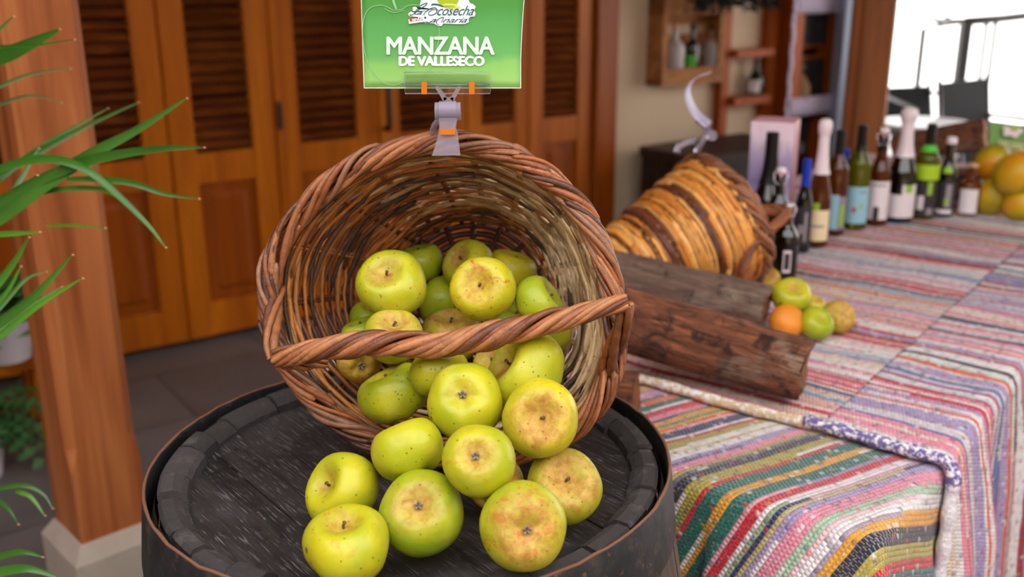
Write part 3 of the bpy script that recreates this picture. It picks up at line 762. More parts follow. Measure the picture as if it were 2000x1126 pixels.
def rug_mat(name, seq, scale, row=.0068, dash=.0062, warp=.55, seg=.35, wiggle=.004, jumble=.25, palette=None, seed=0., fleck=.13):
    t = NT(name)
    uv = t.new('ShaderNodeUVMap'); sp = t.new('ShaderNodeSeparateXYZ'); t.l.new(uv.outputs[0], sp.inputs[0])
    u, v = sp.outputs[0], sp.outputs[1]
    wn = t.noise(uv.outputs[0], 5.0, 2, .5); wn2 = t.noise(uv.outputs[0], 40.0, 2, .5)
    v2 = t.math('ADD', v, t.math('ADD', t.math('MULTIPLY', t.math('SUBTRACT', wn, .5), wiggle * 4), t.math('MULTIPLY', t.math('SUBTRACT', wn2, .5), wiggle * .5)))
    rowi = t.math('FLOOR', t.math('DIVIDE', v2, row))
    rowc = t.math('MULTIPLY', rowi, row)
    tot = sum(w_ for w_, _ in seq) * scale
    ph = t.math('DIVIDE', t.math('ADD', rowc, seed), tot)
    ph = t.math('FRACT', ph)
    # ramps of at most 30 stops
    pos = 0; stops = []
    for w_, c_ in seq: stops.append((pos, c_)); pos += w_ * scale / tot
    col = None; chunks = [stops[i:i + 28] for i in range(0, len(stops), 28)]
    for ci, chk in enumerate(chunks):
        r = t.ramp(ph, chk, 'CONSTANT')
        col = r if col is None else t.mix(t.math('GREATER_THAN', ph, chk[0][0] - 1e-5), col, r)
    # random rag changes along a row
    wnz = t.new('ShaderNodeTexWhiteNoise', noise_dimensions='2D')
    cmb = t.new('ShaderNodeCombineXYZ')
    wr = t.new('ShaderNodeTexWhiteNoise', noise_dimensions='1D'); t.put(wr.inputs['W'], rowi)
    segi = t.math('FLOOR', t.math('ADD', t.math('DIVIDE', u, seg), t.math('MULTIPLY', wr.outputs[0], 13)))
    t.put(cmb.inputs[0], segi); t.put(cmb.inputs[1], rowi); t.l.new(cmb.outputs[0], wnz.inputs[0])
    pal = palette or [srgb(238, 226, 228), srgb(226, 60, 60), srgb(240, 178, 190), srgb(70, 80, 130), srgb(236, 236, 232), srgb(150, 150, 190), srgb(120, 150, 90), srgb(210, 190, 110)]
    alt = t.ramp(t.math('FRACT', t.math('MULTIPLY', wnz.outputs[0], 7.31)), [(k / len(pal), q) for k, q in enumerate(pal)], 'CONSTANT')
    col = t.mix(t.math('MULTIPLY', t.math('LESS_THAN', wnz.outputs[0], jumble), .8), col, alt)
    # short flecks of other rags
    wc = t.new('ShaderNodeTexWhiteNoise', noise_dimensions='2D'); cm2 = t.new('ShaderNodeCombineXYZ')
    t.put(cm2.inputs[0], t.math('FLOOR', t.math('ADD', t.math('DIVIDE', u, dash), t.math('MULTIPLY', t.math('MODULO', t.math('ABSOLUTE', rowi), 2), .5)))); t.put(cm2.inputs[1], rowi); t.l.new(cm2.outputs[0], wc.inputs[0])
    alt2 = t.ramp(t.math('FRACT', t.math('MULTIPLY', wc.outputs[0], 17.7)), [(k / 6, q) for k, q in enumerate([srgb(60, 60, 80), W_, RD, srgb(160, 150, 160), NV_, OL])], 'CONSTANT')
    col = t.mix(t.math('MULTIPLY', t.math('LESS_THAN', wc.outputs[0], fleck), .55), col, alt2)
    col = t.mix(t.math('MULTIPLY', t.math('GREATER_THAN', wc.outputs[0], .6), .16), col, srgb(60, 50, 60))
    # mottling (printed rags)
    mt = t.noise(sc3(t, uv.outputs[0], (160, 300, 1)), 1, 3, .6)
    col = t.mix(t.mapr(mt, .58, .68, 0, .4), col, srgb(240, 230, 232))
    # warp dashes
    par = t.math('MULTIPLY', t.math('MODULO', t.math('ABSOLUTE', rowi), 2), .5)
    du = t.math('FRACT', t.math('ADD', t.math('DIVIDE', u, dash), par))
    wm = t.math('LESS_THAN', du, .2)
    col = t.mix(t.math('MULTIPLY', wm, warp), col, srgb(224, 218, 220))
    fv = t.math('FRACT', t.math('DIVIDE', v2, row))
    hgt = t.math('MULTIPLY', t.math('SINE', t.math('MULTIPLY', fv, PI)), t.math('SINE', t.math('MULTIPLY', du, PI)))
    hgt = t.math('POWER', t.math('MAXIMUM', hgt, 0.0), .6)
    fuzz = t.noise(sc3(t, uv.outputs[0], (900, 900, 1)), 1, 3, .7)
    t.bump(t.math('ADD', hgt, t.math('MULTIPLY', fuzz, .25)), .0028, .9)
    t.set(base=col, rough=.9, spec=.15, sheen=.15)
    return t.m


seqA = [(.010, NV_), (.005, OL), (.012, LI), (.010, PK), (.012, BL), (.008, RD), (.010, PK), (.008, NV_), (.014, YL), (.006, RD), (.018, PK), (.006, TE_), (.012, OR), (.006, TE_), (.008, W_), (.008, RD), (.012, PK), (.006, NV_), (.012, YL), (.004, GR), (.018, YL), (.012, NV_), (.008, W_), (.006, RD), (.014, OL), (.022, W_), (.010, LI), (.010, PK), (.010, OL), (.010, BK), (.016, OL), (.005, RD),
        (.018, TE_), (.007, YL), (.020, TE_), (.014, RD), (.010, W_), (.012, NV_), (.012, LI), (.014, PK), (.014, PG), (.014, W_), (.014, YL), (.018, BK), (.016, OL), (.008, RD), (.022, TE_), (.005, W_), (.018, TE_), (.010, RD), (.024, PK), (.016, BL), (.010, RD), (.02, W_), (.01, TE_), (.02, PK)]
wA = 1.28
totA = sum(w_ for w_, _ in seqA) * wA
S_A = A3(math.sin(math.radians(61)), math.cos(math.radians(61)), 0); P_A = A3(S_A[1], -S_A[0], 0)
yp = atz(1560, 905, TZ + .01)                     # centre of the yellow line inside the teal band
vyel = sum(w_ for w_, _ in seqA[:33]) * wA + .0035 * wA
matA = rug_mat('striped rag rug flatweave', seqA, wA, jumble=.16, warp=.5, wiggle=.002, seed=vyel - float(yp @ P_A) + 10 * totA)
rA = MB()
e0, e1, l0, l1 = -.62, TW + .02, -.5, .34
nU, nV = 170, 110
def fA(a, b): return drape(e0 + (e1 - e0) * a, l0 + (l1 - l0) * b, .004, 0.)
def uA(a, b):
    q = TK + TE * (e0 + (e1 - e0) * a) + TL * (l0 + (l1 - l0) * b); return (float(q @ S_A), float(q @ P_A))
rA.grid(fA, nU, nV, uvf=uA)
ob = rA.build('rag_rug', matA, None, origin=A3(*(TK[:2]), TZ))
tag(ob, 'flatwoven striped rag rug with teal, yellow and red stripes draped over the near table end', 'rug', 'rag rugs on the table')
md = ob.modifiers.new('thick', 'SOLIDIFY'); md.thickness = .0035; md.offset = 1

CR, GY, LB, DR, PU, SA, MI = srgb(230, 208, 190), srgb(150, 140, 150), srgb(110, 160, 200), srgb(160, 30, 50), srgb(120, 100, 160), srgb(232, 168, 150), srgb(190, 222, 214)
rs = random.Random(21)
seqB = []
for k in range(54):
    seqB.append((rs.choice([.007, .007, .012, .014, .02]), rs.choice([W_, W_, W_, PK, PK, CR, CR, SA, SA, SA, LI, RD, RD, RD, DR, LB, BK, srgb(232, 196, 200), srgb(226, 150, 156), srgb(196, 140, 150), srgb(236, 176, 170)])))
matB = rug_mat('pink and red rag rug', seqB, .95, row=.0075, jumble=.24, warp=.12, seg=.5, wiggle=.005, palette=[W_, RD, SA, LI, CR, LB, PK, GY, srgb(225, 180, 60)], seed=.31)
seqC = []
for k in range(54):
    seqC.append((rs.choice([.007, .012, .014, .02]), rs.choice([W_, W_, W_, CR, PK, LI, LI, MI, RD, DR, PU, BL, OR, BK, srgb(120, 190, 60), srgb(210, 204, 214)])))
matC = rug_mat('white and mixed rag rug', seqC, .95, row=.008, jumble=.24, warp=.12, seg=.4, wiggle=.009, palette=[W_, RD, W_, LI, CR, BL, PK, GY, OR], seed=.12)
EDG = .235


def rug(name, mat, e0, e1, l0, l1, off, nU, nV, label, seed=0.):
    mb = MB()
    mb.grid(lambda a, b: drape(e0 + (e1 - e0) * a, l0 + (l1 - l0) * b, off, seed), nU, nV, uvf=lambda a, b: (e0 + (e1 - e0) * a, l0 + (l1 - l0) * b))
    root = thing('rag_rug', (*(TK + TE * max(.2, e0) + TL * (l0 + .2))[:2], TZ + off), label, 'rug', 'rag rugs on the table')
    ob = mb.build('woven_field', mat, root); md = ob.modifiers.new('thick', 'SOLIDIFY'); md.thickness = .004; md.offset = 1
    return root
rB = rug('rag_rug', matB, .145, TW + .03, EDG, TLEN + .2, .0085, 60, 170, 'pinkish red striped rag rug lying under the bottles and basket', .5)
rC = rug('rag_rug', matC, -.60, .165, EDG, TLEN + .1, .0098, 110, 260, 'pale multicoloured rag rug falling over the right long side of the table', .5)
t = NT('rolled rug hem'); uvn = t.coord('Object'); n1 = t.noise(uvn, 120, 4, .6); n2 = t.noise(uvn, 30, 3, .6)
t.set(base=t.mix(t.mapr(n1, .45, .6), t.col(), srgb(236, 228, 232)), rough=.9); t.bump(n1, .004); M['hem'] = t.m
hm = MB(); hm.tube([drape(e, EDG - .004, .014) + A3(0, 0, .001) for e in np.linspace(.17, TW, 40)], [.009 + .001 * math.sin(k * 1.7) for k in range(40)], 8, col=srgb(206, 180, 140))
tag(hm.build('hem', M['hem'], rB), 'cream rolled hem')
es = np.linspace(-.58, .18, 70); hm = MB()
hm.tube([drape(e, EDG - .004, .019) for e in es], [.010 + .0015 * math.sin(k * 1.3) for k in range(70)], 8, col=[(srgb(104, 92, 150) if e > -.05 else srgb(214, 208, 220)) for e in es for _ in range(8)])
for ch_ in rC.children:
    for md in ch_.modifiers: md.thickness = .0025
tag(hm.build('hem', M['hem'], rC), 'purple and white stitched hem')

# ------------------------------------------------------------------ logs
TS = TZ + .0145      # top of rug B
def bark(name, c1, c2, c3, dk=.55):
    t = NT(name); ax = t.coord('Object'); uvn = t.new('ShaderNodeUVMap')
    n1 = t.noise(sc3(t, uvn.outputs[0], (4, 26, 1)), 1, 8, .7, 1.0); n2 = t.noise(ax, 24, 5, .6, .5); n3 = t.noise(ax, 9, 3, .5)
    c = t.ramp(n1, [(.32, c1), (.5, c2), (.7, c3)]); c = t.mix(t.mapr(n2, dk, dk + .14, 0, .92), c, tuple(q * .12 for q in c2)); c = t.mix(t.math('MULTIPLY', t.mapr(n3, .56, .66, 0, .7), t.mapr(n1, .4, .6)), c, srgb(156, 140, 124))
    t.set(base=c, rough=.85); t.bump(t.math('ADD', n1, t.math('MULTIPLY', n2, .7)), .009); return t.m
M['bark1'] = bark('grey brown bark', srgb(84, 62, 52), srgb(122, 94, 80), srgb(146, 116, 100))
M['bark2'] = bark('red brown bark', srgb(58, 30, 20), srgb(124, 72, 46), srgb(176, 104, 68), .50)
t = NT('sawn log end'); n1 = t.noise(t.coord('Object'), 50, 5, .6); t.set(base=t.mix(n1, srgb(150, 92, 52), srgb(112, 66, 38)), rough=.8); t.bump(n1, .003); M['sawn'] = t.m
M['sawn2'] = plain('orange sawn end', srgb(200, 128, 88), .8)


def log(p0, p1, r, matb, mats, label, seed, group='split logs on the table', wob=.07, name='log', jag=.006):
    R = random.Random(seed); p0, p1 = np.asarray(p0, float), np.asarray(p1, float); ax = nrm(p1 - p0); Lg = np.linalg.norm(p1 - p0)
    x = nrm(np.cross(ax, (0, 0, 1))); y = np.cross(x, ax)
    ph = [R.uniform(0, 6.28) for _ in range(8)]
    n, m_ = 40, 40
    def rad(q, s): return r * (1 + wob * .5 * math.cos(2 * q + ph[0] + s * 2) + wob * .5 * math.cos(3 * q + ph[1] - s) + wob * .3 * math.cos(7 * q + ph[2] + 3 * s) + wob * .2 * math.sin(s * 30 * Lg + ph[3] + q * 2) + .02 * math.cos(13 * q + 5 * s))
    root = thing(name, (p0 + p1) / 2 - A3(0, 0, r), label, 'log', group)
    jg = [R.uniform(-jag, jag) * .35 + .5 * jag * math.sin(3 * 2 * PI * i / n + seed) for i in range(n)]
    vs = []; uv = []
    for j in range(m_ + 1):
        s = j / m_
        for i in range(n + 1):
            q = 2 * PI * (i % n) / n; e = (jg[i % n] * (1 if j == m_ else -1 if j == 0 else 0))
            vs.append(p0 + ax * (Lg * s + e) + (x * math.cos(q) + y * math.sin(q)) * rad(q, s)); uv.append((s * Lg * 4, i / n * 2 * PI * r * 4))
    b = MB(); b.add(vs, [(j * (n + 1) + i, j * (n + 1) + i + 1, (j + 1) * (n + 1) + i + 1, (j + 1) * (n + 1) + i) for j in range(m_) for i in range(n)], uv=uv)
    b.build('bark', matb, root)
    for s, sg in ((0, -1), (1, 1)):
        w = MB()
        ring = [p0 + ax * (Lg * s + jg[i] * sg * .6) + (x * math.cos(2 * PI * i / n) + y * math.sin(2 * PI * i / n)) * rad(2 * PI * i / n, s) * .985 for i in range(n)]
        mid = [p0 + ax * (Lg * s - sg * .002 + R.uniform(-.0015, .0015)) + (x * math.cos(2 * PI * i / n) + y * math.sin(2 * PI * i / n)) * r * .5 for i in range(n)]
        cc = [p0 + ax * (Lg * s)]
        w.add(ring + mid + cc, [((i, (i + 1) % n, n + (i + 1) % n, n + i) if sg > 0 else (n + i, n + (i + 1) % n, (i + 1) % n, i)) for i in range(n)] + [((n + i, n + (i + 1) % n, 2 * n) if sg > 0 else (2 * n, n + (i + 1) % n, n + i)) for i in range(n)])
        w.build('cut_end', mats, root)
    return root


r1, r2 = .043, .052
zl1 = TS + r1; zl2 = TS + r2
a1, b1_ = atz(1497, 603, zl1 + .004), atz(1195, 532, zl1 + .004); b1_ = atd(1195, 532, proj(a1)[2] + .10); b1_ = b1_ + (b1_ - a1) * .12
log(b1_, a1, r1, M['bark1'], M['sawn'], 'greyish barked log, the upper of the two crossing behind the basket', 4)
a2, b2_ = atz(1573, 724, zl2), atz(1215, 622, zl2); b2_ = atd(1215, 622, proj(a2)[2] + .10)
log(b2_, a2, r2, M['bark2'], M['sawn'], 'reddish brown log with peeling bark, the lower and nearer of the two', 9, jag=.01)
zc_ = TZ + .008 + .036
cc0, cc1 = atz(1150, 762, zc_), atz(1243, 772, zc_)
log(cc0 + (cc0 - cc1) * .2, cc1, .036, M['bark2'], M['sawn2'] if 0 else M['sawn'], 'short stub of log peeping out between the basket and the barrel rim', 15, jag=.004)

# far logs behind bottles
log(atd(1745, 290, 3.16), atd(1925, 262, 3.02), .046, M['bark2'], M['sawn2'], 'log with an orange sawn end on top of the pile behind the bottles', 31)
log(atd(1715, 358, 3.06), atd(1905, 360, 3.0), .05, M['bark2'], M['sawn'], 'dark log at the bottom of the pile behind the bottles', 33)

# ------------------------------------------------------------------ small fruit by the logs
GF = 'fruit spilled from the second basket'
FR = [(1545, 578, 37, .036, .0, .6, .42, .15, .1, 'yellow-green apple on top, just right of the upper log end'),
      (1537, 628, 34, .040, .3, .4, .0, 1.6, .0, 'orange fruit lying against the ends of the two logs'),
      (1594, 632, 33, .034, .25, .5, .75, .0, .2, 'green apple in front of the small fruit heap'),
      (1637, 617, 33, .034, .5, .3, .35, .9, .6, 'brownish apple rightmost of the small fruit heap'),
      (1590, 596, 22, .028, .2, .8, .1, .4, .3, 'small yellow apple showing between its neighbours in the heap'),
      (1497, 545, 26, .033, .0, .8, .3, 1.1, .5, 'brownish apple behind the upper log, next to the basket rim'),
      (1461, 533, 16, .030, .0, .8, .2, .4, .2, 'yellow apple half hidden inside the second basket rim')]
t = NT('orange fruit skin'); n1 = t.noise(t.coord('Object'), 30, 3); t.set(base=t.mix(n1, srgb(232, 140, 34), srgb(206, 120, 30)), rough=.45); t.bump(t.noise(t.coord('Object'), 400, 2), .0005); M['orange'] = t.m
for i, (x, y, rp, r, dx, dy, gr_, ru_, bl_, lab) in enumerate(FR):
    z = TS + r * .88 + (.035 if i == 0 else 0)
    p_ = atz(x, y, z); Z = proj(p_)[2]; rr_ = rp * Z / F
    p_ = atz(x, y, TS + rr_ * .88 + (.034 if i == 0 else 0))
    isor = i == 1
    apple(p_, rr_, vdir(dx, dy), 's', lab, gr_, ru_, bl_, .3, seed=60 + i, group=GF, parts=False, mat=M['orange'] if isor else None, name='orange' if isor else 'apple', cat='orange' if isor else 'apple', lob=.0 if isor else .03, dim=.12 if isor else .6)

# mangos on the far table end
t = NT('mango skin'); oc = t.coord('Object'); n1 = t.noise(oc, 9, 3, .5, .3, w=t.math('MULTIPLY', t.objrand(), 20)); t.set(base=t.ramp(n1, [(.34, srgb(132, 126, 20)), (.5, srgb(200, 168, 18)), (.62, srgb(222, 150, 20)), (.8, srgb(204, 110, 24))]), rough=.45); M['mango'] = t.m
MG = [(1938, 384, 35, .0, 'yellow mango with an orange cheek, bottom left of the heap by the small bottle'), (1995, 398, 33, .0, 'orange-yellow mango at the picture edge, bottom right of the heap'), (1940, 318, 34, .085, 'orange-topped mango resting on the left of the heap'), (1988, 340, 42, .07, 'large greenish mango resting on the right of the heap')]
for i, (x, y, rp, dz, lab) in enumerate(MG):
    Z = proj(atz(x, y, TS + .05 + dz))[2]; r = rp * Z / F
    apple(atz(x, y, TS + r * .9 + dz), r, vdir(.6, .5), 's', lab, seed=90 + i, group='mangos at the far table end', parts=False, mat=M['mango'], name='mango', cat='mango', hr=1.08, lob=.015, dim=.1)

# ------------------------------------------------------------------ bottles
def glass(name, c, rough=.05, ior=1.45, tr=1.):
    return plain(name, c, rough, trans=tr, ior=ior)
M['g_dark'] = plain('near black bottle glass', srgb(9, 8, 7), .06, coat=.5)
M['g_amber'] = glass('amber bottle glass', srgb(110, 52, 8), tr=.6)
M['g_green'] = glass('green bottle glass', srgb(112, 116, 8), tr=.6)
M['g_dgreen'] = glass('dark green bottle glass', srgb(20, 66, 36), tr=.6)
M['g_clear'] = glass('clear bottle glass', srgb(226, 214, 190), tr=.95)
M['g_honey'] = glass('honey liqueur glass', srgb(140, 72, 16), tr=.6)
M['blk'] = plain('black foil', srgb(16, 15, 16), .4, spec=.3)
M['blue'] = plain('blue foil cap', srgb(24, 60, 190), .3, metal=.3)
M['wht'] = plain('white foil', srgb(232, 214, 220), .4)
M['metal'] = plain('bright wire', srgb(200, 200, 206), .25, metal=.9)
M['red'] = plain('red rubber', srgb(196, 40, 50), .5)
M['cork'] = plain('cork', srgb(196, 160, 120), .8)
M['lime'] = plain('lime label', srgb(170, 208, 30), .5)
M['lgreen'] = plain('green neck band', srgb(80, 190, 50), .5)
M['paper'] = plain('white label paper', srgb(232, 222, 228), .7)
M['cream'] = plain('cream label paper', srgb(236, 214, 172), .7)
M['lblue'] = plain('light blue label paper', srgb(150, 200, 220), .7)
M['ink'] = plain('dark print', srgb(50, 44, 50), .7)
M['grn'] = plain('green print', srgb(150, 190, 50), .6)
M['gry'] = plain('grey print', srgb(150, 140, 146), .7)

PR = {
 'wine': [(.0, 0), (.93, 0), (1, .01), (1, .58), (.93, .66), (.62, .73), (.40, .78), (.36, .82), (.36, 1.0)],
 'cava': [(.0, 0), (.93, 0), (1, .01), (1, .38), (.94, .45), (.74, .53), (.52, .62), (.42, .70), (.37, .80), (.35, 1.0)],
 'beer': [(.0, 0), (.93, 0), (1, .012), (1, .52), (.95, .60), (.70, .68), (.46, .74), (.38, .82), (.36, 1.0)],
 'slim': [(.0, 0), (.93, 0), (1, .012), (1, .48), (.90, .58), (.60, .68), (.45, .76), (.42, 1.0)],
 'square': [(.0, 0), (.95, 0), (1, .015), (1, .58), (.90, .66), (.50, .72), (.36, .76), (.36, 1.0)],
}
def interp_prof(pr, h):
    for (r0, z0), (r1, z1) in zip(pr[:-1], pr[1:]):
        if z0 <= h <= z1 and z1 > z0: return r0 + (r1 - r0) * (h - z0) / (z1 - z0)
    return pr[-1][0]


def bottle(x, yb, yt, wpx, prof, gl, cap, labs, label, base_z=None, group='bottles on the table', lean=0., name='bottle'):
    bz = TS if base_z is None else base_z
    p = atz(x, yb - wpx * .12, bz); Z = proj(p)[2]
    R = wpx * Z / F / 2
    # height from the top pixel
    r_ = ray(x, yt); k = math.hypot(p[0], p[1]) / math.hypot(r_[0], r_[1]); Hh = H + r_[2] * k - bz
    root = thing(name, (p[0], p[1], bz), label, 'bottle', group)
    pr = PR[prof]; caph = cap[1] if cap else 0
    tocam = nrm(A3(-p[0], -p[1], 0)); ang0 = math.atan2(tocam[1], tocam[0])
    mb = MB(); fine = []
    for (r0, z0), (r1, z1) in zip(pr[:-1], pr[1:]):
        nseg = 1 if z1 - z0 < .03 else 4
        for s in range(nseg): fine.append((r0 + (r1 - r0) * (s / nseg), z0 + (z1 - z0) * s / nseg))
    fine.append(pr[-1]); hb = .985 if cap else 1
    mb.lathe(p, [(r * R, z * Hh * hb) for r, z in fine] + [(0, Hh * hb)], 28)
    mb.build('glass', M[gl], root, angle=60)
    if cap:
        kind, ch, cm = cap; cb = MB()
        if kind == 'foil':
            z0 = 1 - ch; zs = np.linspace(z0, 1, 12)
            cb.lathe(p, [(interp_prof(pr, z) * R * 1.05 + .0006, z * Hh) for z in zs] + [(pr[-1][0] * R * .95, Hh * 1.003), (0, Hh * 1.004)], 24)
        elif kind == 'cava':
            z0 = 1 - ch
            zs = np.linspace(z0, .86, 8)
            cb.lathe(p, [(interp_prof(pr, z) * R * 1.08 + .001, z * Hh) for z in zs] + [(R * .40, .88 * Hh), (R * .50, .90 * Hh), (R * .56, .95 * Hh), (R * .52, .99 * Hh), (R * .3, 1.01 * Hh), (0, 1.012 * Hh)], 24)
        elif kind == 'swing':
            cb.lathe(p, [(R * .38, Hh * .955), (R * .44, Hh * .965), (R * .44, Hh * 1.0), (R * .34, Hh * 1.02), (0, Hh * 1.025)], 18)
            wr_ = MB(); sd = A3(-tocam[1], tocam[0], 0)
            for sg in (-1, 1):
                wr_.tube([p + sd * sg * R * .5 + A3(0, 0, Hh * .99), p + sd * sg * R * .58 + A3(0, 0, Hh * .93), p + sd * sg * R * .50 + tocam * R * .3 + A3(0, 0, Hh * .87), p + tocam * R * .55 + sd * sg * R * .12 + A3(0, 0, Hh * .84)], .0013, 6)
            wr_.tube([p + sd * R * .5 + A3(0, 0, Hh * .99), p + A3(0, 0, Hh * 1.03), p - sd * R * .5 + A3(0, 0, Hh * .99)], .0013, 6)
            wr_.tube([p + tocam * R * .5 + A3(0, 0, Hh * .985), p + tocam * R * .56 + A3(0, 0, Hh * .85)], .0016, 6)
            wr_.build('wire_bail', M['metal'], root)
            rb = MB(); rb.lathe(p, [(R * .36, Hh * .94), (R * .43, Hh * .945), (R * .43, Hh * .957), (R * .36, Hh * .962)], 18); rb.build('gasket', M['red'], root)
        elif kind == 'cork':
            cb.lathe(p, [(R * .34, Hh * .93), (R * .36, Hh * .97), (R * .48, Hh * .972), (R * .48, Hh * 1.03), (R * .4, Hh * 1.045), (0, Hh * 1.045)], 18)
        else:
            cb.lathe(p, [(interp_prof(pr, 1 - ch) * R * 1.12 + .0005, (1 - ch) * Hh), (pr[-1][0] * R * 1.15, Hh * .995), (pr[-1][0] * R * 1.05, Hh * 1.005), (0, Hh * 1.006)], 20)
        cb.build('cap', M[cm], root, angle=50)
    for (z0, z1, w0, w1, mt, *rest) in labs:      # label patches: heights as fractions, angles in units of radians about the camera side
        lb = MB(); n = 14; zs = np.linspace(z0, z1, 5); grow = 1.012 if not rest else 1.022
        vs = []
        for z in zs:
            rr_ = interp_prof(pr, z) * R * grow + .0006
            for i in range(n + 1):
                th = ang0 + w0 + (w1 - w0) * i / n; vs.append(p + A3(math.cos(th) * rr_, math.sin(th) * rr_, z * Hh))
        lb.add(vs, [(j * (n + 1) + i, j * (n + 1) + i + 1, (j + 1) * (n + 1) + i + 1, (j + 1) * (n + 1) + i) for j in range(len(zs) - 1) for i in range(n)])
        lb.build('label' if not rest else 'label_print', M[mt], root)
    return root


Q = PI / 2
bottle(1493, 497, 258, 62, 'cava', 'g_dark', ('foil', .42, 'blk'), [], 'tall black-capped dark bottle standing in front of the lilac box')
bottle(1513, 510, 330, 44, 'beer', 'g_dark', ('swing', .1, 'wht'), [], 'swing-top dark bottle with a white stopper and red seal behind the basket handle')
bottle(1529, 548, 398, 50, 'beer', 'g_dark', ('swing', .1, 'metal'), [(.12, .42, -.1, .5, 'paper'), (.16, .38, .0, .4, 'ink', 1)], 'small dark bottle with a little white label, nearest to the green apples')
bottle(1563, 492, 310, 34, 'slim', 'g_dark', ('foil', .28, 'blue'), [(.08, .5, -1, 1, 'ink'), (.12, .44, .2, .5, 'gry', 1), (.2, .3, -.5, .1, 'gry', 1)], 'slim dark bottle with a bright blue neck, left of the white-foiled cider')
bottle(1592, 482, 234, 46, 'cava', 'g_amber', ('cava', .42, 'wht'), [(.05, .30, -1.1, 1.1, 'cream'), (.30, .36, -.8, .1, 'grn', 1), (.16, .18, -.6, .6, 'gry', 1)], 'white-foiled sparkling bottle with a cream label')
bottle(1625, 460, 254, 44, 'wine', 'g_amber', ('foil', .22, 'blk'), [(.06, .40, -1.2, .35, 'lblue'), (.06, .38, .4, 1.1, 'gry'), (.10, .30, .5, .9, 'grn', 1)], 'amber bottle whose label is half light blue and half grey')
bottle(1640, 440, 290, 26, 'slim', 'g_dark', ('foil', .3, 'blue'), [], 'small blue-necked bottle standing behind, between two wine bottles')
bottle(1667, 448, 244, 46, 'wine', 'g_green', ('foil', .24, 'blk'), [(.06, .42, -1.2, 1.2, 'lblue'), (.17, .22, -.25, .05, 'red', 1), (.20, .26, .3, .5, 'grn', 1), (.36, .38, .2, .9, 'gry', 1)], 'yellow-green bottle with a light blue label and black neck')
bottle(1709, 440, 252, 42, 'slim', 'g_amber', ('swing', .1, 'wht'), [(.06, .47, -1.2, 1.2, 'paper'), (.06, .2, -.3, .2, 'ink', 1), (.42, .44, -.7, .7, 'gry', 1), (.78, .93, -3.1, 3.1, 'blk')], 'brown swing-top bottle with a tall white label and pinkish stopper')
bottle(1753, 434, 212, 56, 'cava', 'g_dark', ('cava', .42, 'wht'), [(.04, .25, -1.2, .1, 'paper'), (.04, .34, .1, 1.2, 'paper'), (.27, .34, .3, .8, 'grn', 1)], 'tallest dark sparkling bottle with white foil and a stepped white label')
bottle(1800, 428, 240, 46, 'wine', 'g_green', ('foil', .22, 'blk'), [(.42, .58, -1.3, 1.3, 'lime'), (.04, .41, -1.2, 1.2, 'ink'), (.10, .25, -.5, .0, 'paper', 1), (.26, .40, .2, .6, 'grn', 1), (.05, .12, .3, .8, 'gry', 1), (.71, .78, -3.1, 3.1, 'lgreen')], 'bottle with a lime green shoulder band and black neck')
bottle(1841, 423, 268, 38, 'slim', 'g_dark', ('screw', .07, 'wht'), [(.04, .46, -1.2, 1.2, 'ink'), (.04, .09, -.8, .8, 'paper', 1), (.12, .42, .05, .6, 'gry', 1), (.14, .24, .0, .3, 'grn', 1), (.56, .64, -.5, .5, 'grn', 1)], 'slim black bottle with a white screw cap')
bottle(1888, 421, 322, 40, 'square', 'g_honey', ('cork', .07, 'cork'), [(.04, .54, -.9, .9, 'paper')], 'short honey-coloured bottle with a wooden stopper beside the mangos')

# lilac gift box
t = NT('printed lilac box'); gc = t.coord('Generated'); sp = t.new('ShaderNodeSeparateXYZ'); t.l.new(gc, sp.inputs[0]); nz = t.noise(gc, 3, 3)
t.set(base=t.ramp(t.math('ADD', sp.outputs[2], t.math('MULTIPLY', t.math('SUBTRACT', nz, .5), .35)), [(.0, srgb(150, 120, 150)), (.35, srgb(206, 180, 216)), (.55, srgb(140, 126, 176)), (.72, srgb(190, 170, 208)), (.86, srgb(236, 214, 232)), (1, srgb(236, 206, 222))]), rough=.45); M['lilac'] = t.m
M['pinkside'] = plain('pink box side', srgb(214, 150, 160), .45)
bb0 = atz(1452, 476, TS); bb1 = atz(1530, 471, TS); dx_ = A3(math.cos(.40), -math.sin(.40), 0); wb = .104; dy_ = A3(-dx_[1], dx_[0], 0)
r_ = ray(1452, 236); hb_ = H + r_[2] * (math.hypot(bb0[0], bb0[1]) / math.hypot(r_[0], r_[1])) - TS
root = thing('gift_box', (*(bb0 + dx_ * wb / 2 + dy_ * wb / 2)[:2], TS), 'tall lilac and pink bottle gift box standing behind the dark bottles', 'box')
sk = dy_
mb = MB(); mb.obox(bb0, dx_ * wb, sk * .004, A3(0, 0, hb_)); mb.build('printed_front', M['lilac'], root, smooth=False)
mb = MB(); mb.obox(bb0 + sk * .004, dx_ * wb, sk * .10, A3(0, 0, hb_)); mb.build('carton', M['pinkside'], root, smooth=False)

